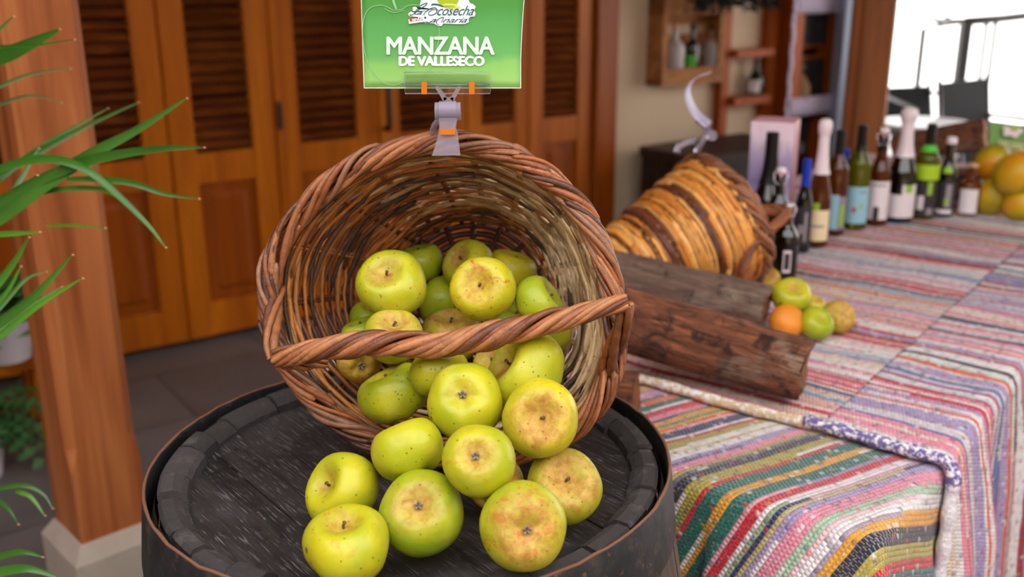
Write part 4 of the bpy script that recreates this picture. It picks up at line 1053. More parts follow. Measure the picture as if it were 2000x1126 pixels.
# ------------------------------------------------------------------ sign holder + price card
M['plastic'] = plain('clear plastic', (.97, .97, .99), .03, trans=1., ior=1.25)
M['frost'] = plain('cloudy plastic', srgb(212, 204, 224), .18, trans=.75, ior=1.3)
M['gold'] = plain('brass spring', srgb(214, 120, 20), .25, metal=.3)
ytop = KC + KV * .186
CY = float(ytop[1]) - .03                      # distance of the card plane along y
def cp(px, py, dy=0.):
    r = ray(px, py); k = (CY + dy - CAM[1]) / r[1]; return CAM + r * k
cl = cp(873, 262); base = ytop + KA * .01
hold = thing('sign_holder', tuple(cp(873, 303, -.01)), 'clear plastic sign clip pinched onto the rim of the apple basket', 'sign holder', 'plastic sign clips')
def quadbox(mb, p_, dy0, dy1):       # extrude a pixel polygon between two depth offsets
    n = len(p_); A_ = [cp(x, y, dy0) for x, y in p_]; B_ = [a + A3(0, dy1 - dy0, 0) for a in A_]
    mb.add(A_ + B_, [tuple(range(n)), tuple(range(2 * n - 1, n - 1, -1))] + [(i, n + i, n + (i + 1) % n, (i + 1) % n) for i in range(n)])
mb = MB(); quadbox(mb, [(790, 141), (957, 141), (958, 166), (790, 166)], -.0035, -.0020); quadbox(mb, [(790, 164), (959, 164), (957, 183), (791, 183)], -.006, -.0035); mb.build('grip_bar', M['plastic'], hold, smooth=False)
mb = MB(); quadbox(mb, [(790, 164), (958, 164), (957, 182), (791, 182)], .003, .006); mb.build('back_bar', M['plastic'], hold, smooth=False)
for x0 in (823, 916):
    mb = MB(); quadbox(mb, [(x0, 160), (x0 + 11, 160), (x0 + 11, 184), (x0, 184)], -.0085, -.0062); mb.build('spring', M['gold'], hold, smooth=False)
mb = MB()
quadbox(mb, [(849, 170), (857, 170), (873, 193), (866, 198)], -.008, .004); quadbox(mb, [(892, 170), (901, 170), (886, 198), (879, 193)], -.008, .004); quadbox(mb, [(866, 190), (886, 190), (885, 200), (867, 200)], -.008, .004)
mb.build('forked_neck', M['frost'], hold, smooth=False)
mb = MB()
for ps_ in ([(790, 141), (957, 141), (959, 168), (957, 183), (791, 183), (790, 168), (790, 141)], [(790, 165), (959, 165)]): mb.tube([cp(x, y, -.0066) for x, y in ps_], .0004, 5)
mb.build('bar_edges', M['frost'], hold)
mb = MB(); o_ = cp(875, 217, -.004); mb.tube([o_ - A3(.0135, 0, 0), o_ + A3(.0135, 0, 0)], .0095, 20); mb.tube([o_ - A3(.009, 0, 0), o_ + A3(.009, 0, 0)], .0108, 20); mb.build('hinge_barrel', M['frost'], hold, angle=40)
mb = MB(); quadbox(mb, [(857, 230), (893, 230), (890, 250), (894, 262), (899, 303), (843, 304), (850, 285), (856, 262), (858, 248)], -.013, -.010); mb.build('front_jaw', M['frost'], hold, smooth=False)
mb = MB(); quadbox(mb, [(860, 252), (889, 252), (889, 263), (860, 263)], -.0155, -.0132); mb.build('spring', M['gold'], hold, smooth=False)
mb = MB(); mb.tube([cp(862, 228, .005), cp(848, 245, .016), cp(843, 262, .022), cp(846, 285, .025)], .0035, 8, flat=1.0); mb.tube([cp(886, 228, .005), cp(876, 245, .016), cp(873, 262, .022), cp(874, 285, .025)], .0035, 8); mb.build('back_jaw', M['frost'], hold)

card = thing('price_card', tuple(cp(865, 172)), 'green price card with white lettering held above the apple basket', 'sign')
def cardp(px, py, d=0.):
    u_ = (px - 864) / 158.; off = .010 * max(0, u_ - .35) ** 2 * 1.6 + (.004 * math.sin(max(0, (172 - py)) / 90.)) * (u_ > 0) * u_
    edge = 0
    return cp(px, py, off + d)
def cedge(side, py):
    if side < 0: return 703 + 8 * (py + 80) / 250
    return 1017 + 9 * (max(0, 120 - py) / 150) ** 1.5
t = NT('green printed card'); gc = t.coord('Generated'); sp = t.new('ShaderNodeSeparateXYZ'); t.l.new(gc, sp.inputs[0]); n1 = t.noise(gc, 3, 3)
band = t.math('ADD', sp.outputs[2], t.math('MULTIPLY', t.math('SUBTRACT', n1, .5), .12))
t.set(base=t.ramp(band, [(.0, srgb(150, 200, 110)), (.2, srgb(132, 190, 98)), (.26, srgb(98, 172, 92)), (.5, srgb(84, 160, 84)), (.62, srgb(74, 148, 66)), (1, srgb(70, 140, 50))]), rough=.35); M['card'] = t.m
mb = MB()
def fcard(d):
    def f(a, b):
        py = 172 - 252 * b; x0, x1 = cedge(-1, py), cedge(1, py); return cardp(x0 + (x1 - x0) * a, py, d)
    return f
mb.grid(fcard(0), 24, 16); cb = mb.build('card_stock', M['card'], card); md = cb.modifiers.new('thick', 'SOLIDIFY'); md.thickness = .0008; md.offset = -1
M['cardwhite'] = plain('white card edge', srgb(226, 240, 226), .5)
mb = MB(); pe = [(cedge(-1, y), y) for y in np.linspace(-80, 172, 14)] + [(x, 172) for x in np.linspace(712, 1016, 12)] + [(cedge(1, y), y) for y in np.linspace(172, -80, 14)]
mb.tube([cardp(x, y, -.0002) for x, y in pe], .0005, 4); mb.build('pale_border', M['cardwhite'], card)


def text_on_card(s, x0, x1, ytop_, ybot, mat, name, bold=0., shear=0., d=-.0012, rot=0.):
    cu = bpy.data.curves.new('tmp', 'FONT'); cu.body = s; cu.shear = shear; cu.resolution_u = 4; cu.space_character = .95
    ob = bpy.data.objects.new('tmp', cu); COL.objects.link(ob); bpy.context.view_layer.update()
    me = bpy.data.meshes.new_from_object(ob.evaluated_get(bpy.context.evaluated_depsgraph_get()))
    bpy.data.objects.remove(ob); bpy.data.curves.remove(cu)
    co_ = np.array([v.co[:] for v in me.vertices]); mn, mx = co_.min(0), co_.max(0)
    mb = MB(); vs = []
    cx_, cy_ = (x0 + x1) / 2, (ytop_ + ybot) / 2
    for v in co_:
        px = x0 + (x1 - x0) * (v[0] - mn[0]) / (mx[0] - mn[0]); py = ybot + (ytop_ - ybot) * (v[1] - mn[1]) / (mx[1] - mn[1])
        a, b = px - cx_, py - cy_; px, py = cx_ + a * math.cos(rot) - b * math.sin(rot), cy_ + a * math.sin(rot) + b * math.cos(rot)
        vs.append(cardp(px, py, d))
    fc = [tuple(f.vertices) for f in me.polygons]; bpy.data.meshes.remove(me)
    w_ = bold * abs(ybot - ytop_) * 1.6; N3 = 1 if w_ < .05 else 5
    for k, (gx, gz) in enumerate([(0, 0), (-1, 0), (1, 0), (0, -.6), (0, .6)][:N3]):
        mb.add([np.asarray(v) + A3(gx * w_ * CY / F, -.00001 * k, gz * w_ * CY / F) for v in vs], fc)
    o_ = mb.build(name, mat, card, smooth=False)
    return o_
M['txt1'] = plain('pale green white print', srgb(212, 236, 222), .5)
M['txt2'] = plain('white print', srgb(246, 250, 248), .5)
M['teal'] = plain('dark teal print', srgb(16, 84, 92), .5)
M['pwhite'] = plain('white sticker', srgb(236, 240, 248), .5)
M['plime'] = plain('lime print', srgb(160, 184, 20), .5)
M['plime2'] = plain('pale lime print', srgb(206, 220, 110), .5)
M['pred'] = plain('red print', srgb(222, 24, 50), .5)
M['pgreen'] = plain('faint white line print', srgb(140, 196, 136), .5)
text_on_card('MANZANA', 756, 965, 72, 106, M['txt1'], 'title_lettering', bold=.026)
text_on_card('DE VALLESECO', 780, 945, 110, 128, M['txt2'], 'subtitle_lettering', bold=.05)
# apple drawing in the background of the card
mb = MB()
pts = [(768, 20), (745, 10), (720, 18), (706, 45), (708, 90), (722, 130), (748, 160), (770, 166), (790, 160), (815, 160), (838, 135), (852, 100), (858, 62), (850, 30), (828, 12), (800, 10), (785, 18), (768, 20)]
pts = [(max(x, cedge(-1, y) + 2), y) for x, y in pts]
def cat(ps, n=6):
    P = np.array(ps, float); out = []
    Pe = np.vstack([P[0], P, P[-1]])
    for i in range(1, len(Pe) - 2):
        for q in np.linspace(0, 1, n, endpoint=False):
            p0, p1, p2, p3 = Pe[i - 1], Pe[i], Pe[i + 1], Pe[i + 2]; out.append(.5 * (2 * p1 + (p2 - p0) * q + (2 * p0 - 5 * p1 + 4 * p2 - p3) * q * q + (3 * p1 - p0 - 3 * p2 + p3) * q ** 3))
    out.append(P[-1]); return out
def stroke(mb, ps, wpx, d, n=6, taper=True):
    Q_ = np.array(cat(ps, n)); T = np.gradient(Q_, axis=0); T /= np.maximum(np.linalg.norm(T, axis=1)[:, None], 1e-6); N_ = np.c_[-T[:, 1], T[:, 0]]
    k = len(Q_); ws = [wpx / 2 * (.35 + .65 * max(0, math.sin(PI * (i + .5) / k)) ** .5 if taper else 1) for i in range(k)]
    vs = [cardp(*(Q_[i] + N_[i] * ws[i]), d) for i in range(k)] + [cardp(*(Q_[i] - N_[i] * ws[i]), d) for i in range(k)]
    mb.add(vs, [(i, i + 1, k + i + 1, k + i) for i in range(k - 1)])
stroke(mb, pts, 1.3, -.0009, taper=False); stroke(mb, [(766, -20), (768, 0), (774, 18)], 5, -.0009); stroke(mb, [(750, 16), (768, 24), (790, 20)], 1.5, -.0009)
for k in range(7): stroke(mb, [(812 + k * 5, 70 + k * 2), (822 + k * 4, 100 - k), (818 + k * 3, 128 - k * 2)], .7, -.0009)
mb.build('apple_drawing', M['pgreen'], card, smooth=False)
# logo sticker
mb = MB()
blob = [(799, 32), (797, 27), (803, 22), (806, 24), (806, 14), (812, 13), (817, 18), (820, 10), (822, 2), (826, -8), (835, -16), (850, -22), (880, -24), (900, -16), (913, -4), (918, 6), (924, 8), (929, 13), (926, 20), (929, 26), (927, 32), (918, 33), (915, 37), (916, 43), (908, 47), (888, 47), (866, 46), (862, 51), (854, 50), (848, 46), (830, 45), (826, 40), (815, 33)]
cpt = cardp(862, 20, -.0010)
ring = [cardp(x, y, -.0010) for x, y in blob]
mb.add([cpt] + ring, [(0, 1 + i, 1 + (i + 1) % len(ring)) for i in range(len(ring))]); mb.build('logo_backing', M['pwhite'], card, smooth=False)
mb = MB(); ring = [cardp(875 + 21 * math.cos(q), -2 + 17 * math.sin(q), -.0013) for q in np.linspace(0, 2 * PI, 30)[:-1]]; mb.poly(ring); mb.build('logo_sun', M['plime'], card, smooth=False)
mb = MB(); mb.poly([cardp(x, y, -.0016) for x, y in [(860, 11), (870, 7), (882, 7), (893, 9), (900, 14), (890, 17), (884, 21), (878, 16), (870, 13)]]); mb.build('logo_field', M['plime2'], card, smooth=False)
mb = MB()
for k in range(4): stroke(mb, [(864 + 6 * k, 10.5), (874 + 4.5 * k, 12), (881 + 3 * k, 18 - k)], 1.1, -.0019)
mb.build('logo_furrows', M['plime'], card, smooth=False)
mb = MB()
stroke(mb, [(843, 11), (845, 8.5), (855, 9), (866, 13)], 3, -.0016)
# L
stroke(mb, [(803, 28), (800, 29), (803, 30), (808, 27), (815, 18), (823, 10), (833, 6), (833, 9), (826, 14), (817, 20), (810, 27), (814, 28)], 1.8, -.0016)
# large C
stroke(mb, [(828, 31), (829, 26), (838, 18), (848, 15), (853, 18), (852, 25), (845, 29), (838, 29), (838, 24), (844, 20)], 1.8, -.0016)
# tail of the second C
stroke(mb, [(828, 40), (832, 43), (838, 44), (842, 42)], 1.8, -.0016)
stroke(mb, [(858, 49), (853, 46), (853, 41), (860, 35), (866, 34), (865, 38), (861, 44)], 1.5, -.0016)
mb.build('logo_swashes', M['teal'], card, smooth=False)
text_on_card('a', 814, 825, 22, 28.5, M['teal'], 'logo_lettering', bold=.01, shear=.5, d=-.0016)
text_on_card('cosecha', 854, 926, 11, 30, M['teal'], 'logo_lettering', bold=.0, shear=.55, d=-.0016)
text_on_card('a', 840, 853, 37, 43.5, M['teal'], 'logo_lettering', bold=.01, shear=.5, d=-.0016)
text_on_card('naria', 864, 913, 34, 44, M['teal'], 'logo_lettering', bold=.0, shear=.55, d=-.0016)
def rq(x, y, a, b, ro): return (x + a * math.cos(ro) - b * math.sin(ro), y + a * math.sin(ro) + b * math.cos(ro))
mb = MB(); mb.poly([cardp(*rq(817, 39, a, b, -.14), -.0022) for a, b in [(-19, -4), (14, -4), (19, 1), (14, 5), (-19, 5)]]); mb.build('tag_backing', M['pwhite'], card, smooth=False)
mb = MB(); mb.poly([cardp(*rq(815, 37.6, a, b, -.14), -.0025) for a, b in [(-15, -2.6), (11, -2.6), (11, 2.2), (-15, 2.2)]]); mb.build('tag_band', M['pred'], card, smooth=False)
text_on_card('SPAR', 805, 827, 35.6, 39.8, M['txt2'], 'tag_lettering', bold=.04, d=-.0028, rot=-.14)
mb = MB(); mb.poly([cardp(830.5 + 2.2 * math.cos(q), 34.6 + 2.2 * math.sin(q), -.0025) for q in np.linspace(0, 2 * PI, 14)[:-1]]); mb.build('tag_emblem', M['teal'], card, smooth=False)

# second clip with curled card, on the second basket
zz2 = proj(C2 + V2 * R2)[2] - .01
hold2 = thing('sign_holder', tuple(atd(1345, 296, zz2)), 'cloudy plastic clip pinched onto the rim of the honey-coloured basket', 'sign holder', 'plastic sign clips')
mb = MB(); mb.tube([atd(1322, 298, zz2), atd(1324, 286, zz2), atd(1340, 279, zz2), atd(1356, 274, zz2)], [.008, .007, .006, .006], 8, flat=.6); mb.build('front_jaw', M['frost'], hold2)
mb = MB(); mb.tube([atd(1360, 297, zz2 + .02), atd(1366, 284, zz2 + .01), atd(1378, 268, zz2), atd(1384, 258, zz2)], [.007, .006, .006, .006], 8); mb.tube([atd(1352, 280, zz2), atd(1358, 268, zz2)], .005, 8); mb.build('back_jaw', M['frost'], hold2)
mb = MB(); o_ = atd(1383, 262, zz2); mb.tube([o_ - A2 * .0, o_ + nrm(A3(.3, -1, 0)) * .02], .011, 14); mb.build('hinge_barrel', M['frost'], hold2, angle=40)
mb = MB(); mb.tube([atd(1383, 252, zz2), atd(1372, 240, zz2), atd(1360, 235, zz2)], [.006, .007, .005], 8, flat=.6); mb.build('grip_bar', M['frost'], hold2)
cc2 = thing('curled_card', tuple(atd(1370, 240, zz2)), 'curled white card seen edge-on in the clip over the second basket', 'sign')
cpts = cat([(1378, 250), (1362, 236), (1350, 222), (1340, 200), (1338, 182), (1346, 163), (1362, 150), (1384, 143)], 5)
dd = nrm(A3(.30, .9, .0)); vs = []
k = len(cpts)
for i, (x, y) in enumerate(cpts):
    wv = 1.0; c_ = atd(x, y, zz2 - .02); vs.append(c_ + dd * 0)
for i, (x, y) in enumerate(cpts): vs.append(atd(x, y, zz2 - .02) + dd * (.10 * (1 - .55 * i / k)) + A3(.0, 0, 0))
mb = MB(); mb.add(vs, [(i, i + 1, k + i + 1, k + i) for i in range(k - 1)])
M['cardback'] = plain('white card back', srgb(190, 180, 208), .5)
cb = mb.build('card_stock', M['cardback'], cc2); md = cb.modifiers.new('thick', 'SOLIDIFY'); md.thickness = .0012

# far green sign
def farp(x, y, Z=3.0): return atd(x, y, Z)
fs_ = thing('price_card', tuple(atd(1968, 302, 3.0)), 'blurred green card with a white flower shape behind the mangos', 'sign')
M['fargreen'] = plain('green card far', srgb(104, 150, 62), .45)
mb = MB(); q0, q1, q2, q3 = farp(1934, 236), farp(2022, 247), farp(2020, 318), farp(1930, 298); mb.add([q0, q3, q2, q1] + [p + A3(.0, .003, 0) for p in (q0, q3, q2, q1)], [(0, 1, 2, 3), (7, 6, 5, 4), (0, 4, 5, 1), (1, 5, 6, 2), (2, 6, 7, 3), (3, 7, 4, 0)]); mb.build('card_stock', M['fargreen'], fs_, smooth=False)
mb = MB(); mb.poly([farp(1978 + (19 + 2.5 * math.cos(5 * q)) * math.cos(q), 256 + (11 + 2 * math.cos(5 * q)) * math.sin(q), 2.985) for q in np.linspace(0, 2 * PI, 40)[:-1]]); mb.build('logo_backing', M['wht'], fs_, smooth=False)
mb = MB(); mb.poly([farp(1983 + 7 * math.cos(q), 250 + 5 * math.sin(q), 2.978) for q in np.linspace(0, 2 * PI, 16)[:-1]]); mb.build('logo_sun', M['plime'], fs_, smooth=False)
cu = bpy.data.curves.new('tmp', 'FONT'); cu.body = 'VALLESECO'; cu.offset = .02; ob = bpy.data.objects.new('tmp', cu); COL.objects.link(ob); bpy.context.view_layer.update()
me = bpy.data.meshes.new_from_object(ob.evaluated_get(bpy.context.evaluated_depsgraph_get())); bpy.data.objects.remove(ob)
co_ = np.array([v.co[:] for v in me.vertices]); mn, mx = co_.min(0), co_.max(0)
mb = MB(); mb.add([farp(1950 + 66 * (v[0] - mn[0]) / (mx[0] - mn[0]), 284 + 12 * (v[0] - mn[0]) / (mx[0] - mn[0]) - 11 * (v[1] - mn[1]) / (mx[1] - mn[1]), 2.985) for v in co_], [tuple(f.vertices) for f in me.polygons]); mb.build('lettering', M['cream'], fs_, smooth=False)
M['pole'] = plain('dark support stick', srgb(60, 50, 44), .6)
q = farp(1975, 300, 3.03); mb = MB(); mb.tube([q, A3(q[0], q[1], TS)], .004, 8); mb.build('support_stick', M['pole'], fs_)

# ------------------------------------------------------------------ plants at the left
t = NT('palm leaf'); n1 = t.noise(t.coord('Object'), 12, 3); t.set(base=t.mix(1, t.mix(n1, srgb(34, 78, 14), srgb(66, 118, 30)), t.col(), 'MULTIPLY'), rough=.35, spec=.5); M['leaf'] = t.m
M['tip'] = plain('dry leaf tip', srgb(206, 150, 110), .7)


def blade(mb, ps, wpx, Z0, Z1, col=(1, 1, 1), fold=.35):
    Q_ = cat(ps, 7); k = len(Q_); L_ = []; Rr = []; C_ = []
    P = [atd(x, y, Z0 + (Z1 - Z0) * i / (k - 1)) for i, (x, y) in enumerate(Q_)]
    for i in range(k):
        T = nrm(P[min(i + 1, k - 1)] - P[max(i - 1, 0)]); s = i / (k - 1)
        w = wpx / 2 * (Z0 / F) * (max(0, math.sin(PI * min(1, .12 + s * .88))) ** .7 if s < 1 else .02) * (1.05 - .45 * s) + .0003
        view = nrm(P[i] - CAM); sd = nrm(np.cross(T, view)); L_.append(P[i] + sd * w - view * w * fold); Rr.append(P[i] - sd * w - view * w * fold); C_.append(P[i])
    vs = L_ + C_ + Rr
    mb.add(vs, [(i, i + 1, k + i + 1, k + i) for i in range(k - 1)] + [(k + i, k + i + 1, 2 * k + i + 1, 2 * k + i) for i in range(k - 1)], col)
    return P[-1]


root = thing('palm_plant', (-1.12, 1.30, 0), 'potted palm whose long narrow leaves reach in from the left picture edge', 'plant')
fronds = [
 [([(-70, 470), (0, 425), (90, 358), (180, 300), (270, 252), (364, 192)], 30, 1.5, 1.45), ([(-60, 440), (40, 370), (160, 318), (250, 298), (330, 289), (398, 288)], 22, 1.5, 1.42), ([(-60, 360), (20, 322), (100, 310), (170, 332), (235, 385), (290, 440), (323, 483)], 18, 1.5, 1.4), ([(-40, 410), (40, 385), (110, 370), (190, 368), (230, 385), (262, 416)], 11, 1.52, 1.45), ([(130, 350), (195, 350), (260, 358), (320, 378), (388, 388)], 13, 1.47, 1.42), ([(-60, 385), (20, 330), (90, 288), (170, 245), (270, 200)], 15, 1.7, 1.75), ([(-60, 400), (0, 350), (60, 300), (120, 262), (210, 212)], 12, 1.7, 1.8), ([(-50, 440), (10, 400), (40, 350), (75, 290)], 14, 1.55, 1.6), ([(-50, 400), (0, 385), (40, 365), (72, 342)], 8, 1.45, 1.4)],
 [([(-60, 130), (0, 112), (60, 85), (116, 57)], 32, 1.6, 1.55), ([(-60, 96), (0, 91), (70, 88), (145, 77)], 6, 1.55, 1.5), ([(-60, 195), (0, 168), (60, 145), (137, 134)], 7, 1.75, 1.8), ([(-60, 225), (0, 203), (60, 187), (120, 200)], 6, 1.8, 1.85), ([(-60, 100), (-10, 65), (26, 32)], 8, 1.5, 1.5)],
 [([(-60, 460), (0, 457), (40, 455), (77, 453)], 12, 1.4, 1.38), ([(-40, 600), (0, 550), (30, 508), (56, 463)], 15, 1.45, 1.42), ([(-60, 705), (0, 655), (80, 592), (161, 543)], 15, 1.4, 1.38), ([(-60, 670), (0, 630), (70, 575), (141, 497)], 22, 1.42, 1.4), ([(-50, 650), (0, 600), (50, 545), (90, 560 - 30)], 9, 1.55, 1.6), ([(-60, 690), (0, 640), (70, 590), (120, 560)], 8, 1.5, 1.55), ([(-60, 680), (-10, 600), (20, 560), (40, 520)], 10, 1.5, 1.5), ([(90, 440), (150, 440), (205, 445)], 5, 1.5, 1.45)],
 [([(-60, 965), (0, 953), (50, 948), (85, 965), (102, 992)], 9, 1.6, 1.58), ([(30, 958), (60, 970), (87, 1006)], 9, 1.6, 1.58), ([(-60, 960), (-10, 975), (15, 992), (35, 1023)], 9, 1.55, 1.5), ([(-60, 1105), (0, 1086), (45, 1077), (82, 1087)], 14, 1.4, 1.38), ([(-60, 1130), (0, 1116), (55, 1110), (115, 1128)], 20, 1.3, 1.28)],
]
anch = [atd(-60, 420, 1.55), atd(-60, 150, 1.6), atd(-60, 640, 1.48), atd(-60, 1040, 1.5)]
for fi, fr_ in enumerate(fronds):
    for (ps, w_, z0, z1) in fr_:
        mb = MB(); tips = MB()
        g = rng.uniform(.75, 1.15); yel = (1, 1, 1) if not (fi == 3 and ps[0][0] == 30) else (2.2, 1.7, .8)
        tp = blade(mb, ps, w_, z0, z1, tuple(q * g for q in ((yel if fi != 2 else (1.6, 1.5, 1.1)))))
        tips.tube([tp, tp + A3(.003, 0, -.0005)], [.0016, .0008], 6)
        fo = mb.build('leaf', M['leaf'], root); sub(tips, 'dry_tip', M['tip'], fo, root)
    rc = MB(); a_ = anch[fi]; rc.tube([a_ + A3(.02, 0, .02), a_ * .6 + A3(-1.12, 1.30, .9) * .4, A3(-1.12, 1.30, .33)], [.003, .005, .008], 8); rc.build('stem', M['leaf'], root)
M['pot'] = plain('white glazed pot', srgb(206, 196, 200), .4); M['soil'] = plain('potting soil', srgb(60, 46, 36), .95)
mb = MB(); mb.lathe((-1.12, 1.30, 0), [(0, 0), (.11, 0), (.115, .01), (.14, .28), (.15, .29), (.15, .32), (.135, .32), (.13, .30), (0, .30)], 32); mb.build('pot', M['pot'], root, angle=40)
mb = MB(); mb.lathe((-1.12, 1.30, 0), [(.131, .305), (.05, .315), (0, .317)], 24); mb.build('soil', M['soil'], root)

# bench behind the post with fern in white pot
b0 = atz(-80, 742, .30); 
rootb = thing('low_bench', (-1.75, 2.85, 0), 'low brown wooden bench behind the thick post', 'bench')
bx = nrm(A3(DV[0], DV[1], 0)); by = A3(-bx[1], bx[0], 0); bo = A3(-2.1, 2.45, 0)
mb = MB(); mb.obox(bo + A3(0, 0, .26), bx * .85, by * .32, A3(0, 0, .05)); mb.build('seat', M['door'], rootb, smooth=False)
for s_, d_ in ((.04, .04), (.75, .04), (.04, .24), (.75, .24)):
    mb = MB(); mb.obox(bo + bx * s_ + by * d_, bx * .05, by * .05, A3(0, 0, .262)); mb.build('leg', M['door'], rootb, smooth=False)
t = NT('fern leaf'); t.set(base=t.mix(t.noise(t.coord('Object'), 9, 3), srgb(30, 70, 30), srgb(70, 120, 56)), rough=.5); M['fern'] = t.m
def fern(center, z0, R_, n, label, potr, seed, poth=.16):
    Rn = random.Random(seed); root = thing('fern', (center[0], center[1], z0), label, 'plant')
    mb = MB(); mb.lathe((center[0], center[1], z0), [(0, 0), (potr * .7, 0), (potr, poth), (potr * 1.05, poth), (potr * .95, poth * 1.02), (potr * .9, poth * .92), (0, poth * .92)], 24); mb.build('pot', M['pot'], root, angle=40)
    lf = MB()
    for k in range(n):
        q = Rn.uniform(0, 2 * PI); up = Rn.uniform(.5, 1.2); L0 = R_ * Rn.uniform(.6, 1)
        P = [A3(center[0], center[1], z0 + poth * .9) + A3(math.cos(q), math.sin(q), 0) * L0 * s + A3(0, 0, L0 * (up * s * 1.3 - 1.1 * s * s)) for s in np.linspace(0, 1, 9)]
        sd = A3(-math.sin(q), math.cos(q), 0)
        lf.tube(P, .0015, 4)
        for j in range(1, 9):
            wl = L0 * .28 * math.sin(PI * (j / 9.5)) + .006
            for sg in (-1, 1):
                a = P[j]; b = a + sd * sg * wl + A3(0, 0, -.01 * Rn.random()); d_ = (P[j] - P[j - 1]) * .42
                lf.add([a - d_, b, a + d_], [(0, 1, 2)])
    lf.build('fronds', M['fern'], root, smooth=False)
fern(tuple(atz(20, 700, .31)[:2]), .312, .30, 40, 'fern in a white pot on the low bench behind the post', .085, 3)
fern(tuple(atz(-40, 930, 0)[:2]), .0, .24, 34, 'small fern low on the floor at the left picture edge', .09, 5)

# ------------------------------------------------------------------ furniture on the beige wall
NW = -.10     # wall face offset
def cw(s, n, z): return cab(s, n + NW, z)
def cws(x, y, n=0.): return cabs(x, y, n + NW)
# chest
s0, z0 = cws(1222, 300, 0.); s1, _ = cws(1462, 296, .42)
zt_ = cws(1300, 305, .42)[1]
root = thing('wooden_chest', tuple(cw((s0 + s1) / 2, .21, 0)), 'long dark brown chest standing against the beige wall', 'chest')
mb = MB(); mb.bbox(cw(s0 - .02, .115, zt_ - .05), DV * (s1 - s0 + .3), NV * .44, A3(0, 0, .05), .01); mb.build('lid', M['chest'], root, smooth=False)
mb = MB(); mb.obox(cw(s0, .125, 0.0), DV * (s1 - s0 + .26), NV * .40, A3(0, 0, zt_ - .05)); mb.build('body', M['chest'], root, smooth=False)
# crate shelf on the wall
zb = cws(1272, 172, .14)[1]; s0 = cws(1264, 150, 0.)[0] - .01; s1, _ = cws(1416, 168, .14)
ztp = cws(1300, -14, .14)[1]
root = thing('crate_shelf', tuple(cw((s0 + s1) / 2, .07, zb)), 'rough wooden crate shelf hung on the beige wall with three bottles', 'shelf')
mb = MB()
mb.obox(cw(s0, 0, zb), DV * .035, NV * .118, A3(0, 0, ztp - zb + .25)); mb.obox(cw(s1 - .035, 0, zb), DV * .035, NV * .118, A3(0, 0, ztp - zb + .25))
mb.build('side_boards', M['pallet'], root, smooth=False)
mb = MB(); mb.obox(cw(s0, 0, zb), DV * (s1 - s0), NV * .118, A3(0, 0, .03)); mb.build('bottom_board', M['pallet'], root, smooth=False)
mb = MB(); mb.obox(cw(s0, .102, zb), DV * (s1 - s0), NV * .018, A3(0, 0, .085)); mb.build('front_slat', M['pallet'], root, smooth=False)
mb = MB(); z1_ = cws(1330, 30, .14)[1]; mb.obox(cw(s0, .0, z1_), DV * (s1 - s0), NV * .122, A3(0, 0, .10)); mb.obox(cw(s0, .0, z1_ + .16), DV * (s1 - s0), NV * .122, A3(0, 0, .12)); mb.build('upper_boards', M['pallet'], root, smooth=False)
mb = MB()
for k in range(4): mb.obox(cw(s0, 0.002, zb + .06 + k * .12), DV * (s1 - s0), NV * .012, A3(0, 0, .07))
mb.build('back_slats', M['pallet'], root, smooth=False)
M['grey_glaze'] = plain('grey stoneware', srgb(176, 168, 166), .5)
def wbottle(x, yb, yt, wpx, n_, mat, label, lab=None, z=None, prof='beer', cap=None, group='bottles on the wall shelves'):
    s_, zb_ = cws(x, yb, n_); z_ = zb_ if z is None else z; p = cw(s_, n_, z_); Z = proj(p)[2]; R_ = wpx * Z / F / 2; hz = cws(x, yt, n_)[1] - z_
    root = thing('bottle', tuple(p), label, 'bottle', group); pr = PR[prof]
    mb = MB(); mb.lathe(p, [(r * R_, q * hz) for r, q in pr] + [(0, hz)], 24); mb.build('glass', M[mat], root, angle=60)
    if cap: mb = MB(); mb.lathe(p, [(R_ * .4, hz * .93), (R_ * .42, hz * 1.04), (0, hz * 1.04)], 16); mb.build('cap', M[cap], root, angle=50)
    if lab:
        a0 = math.atan2(-p[1], -p[0]); mb = MB(); mb.lathe(p, [(R_ * 1.02, hz * .08), (R_ * 1.02, hz * .42)], 12, th0=a0 - 1, th1=a0 + .6); mb.build('label', M[lab], root)
wbottle(1316, 152, 52, 36, .056, 'grey_glaze', 'grey stoneware bottle at the left of the crate shelf', z=zb + .031, prof='square', cap='cork')
wbottle(1350, 148, 50, 26, .056, 'g_dark', 'dark bottle with a green label in the middle of the crate shelf', lab='lgreen', z=zb + .031, cap='blk')
wbottle(1390, 146, 52, 36, .056, 'grey_glaze', 'grey stoneware bottle at the right of the crate shelf', z=zb + .031, prof='square', cap='blk')
# orange open shelf
sa = cws(1408, 200, .06)[0]; sb = cws(1500, 100, .06)[0]; sc_ = sb + .1
root = thing('open_shelf', tuple(cw((sa + sc_) / 2, .1, 0)), 'orange brown open wooden shelf unit against the beige wall', 'shelf')
ztop_ = cws(1450, -30, .1)[1]
for k, s_ in enumerate((sa, sb)):
    mb = MB(); mb.obox(cw(s_, 0.0, 0), DV * (.055 if k == 0 else .085), NV * .06, A3(0, 0, ztop_)); mb.build('upright', M['shelfwood'], root, smooth=False)
zs_ = []
for y in (205, 112):
    z_ = cws(1455, y, .1)[1]; zs_.append(z_); mb = MB(); mb.obox(cw(sa + .056, 0, z_), DV * (sb - sa - .057), NV * .11, A3(0, 0, .045 if y > 150 else .04)); mb.build('shelf_board', M['shelfwood'], root, smooth=False)
for z_ in (.12, .45): mb = MB(); mb.obox(cw(sa + .056, 0, z_), DV * (sb - sa - .057), NV * .11, A3(0, 0, .04)); mb.build('shelf_board', M['shelfwood'], root, smooth=False)
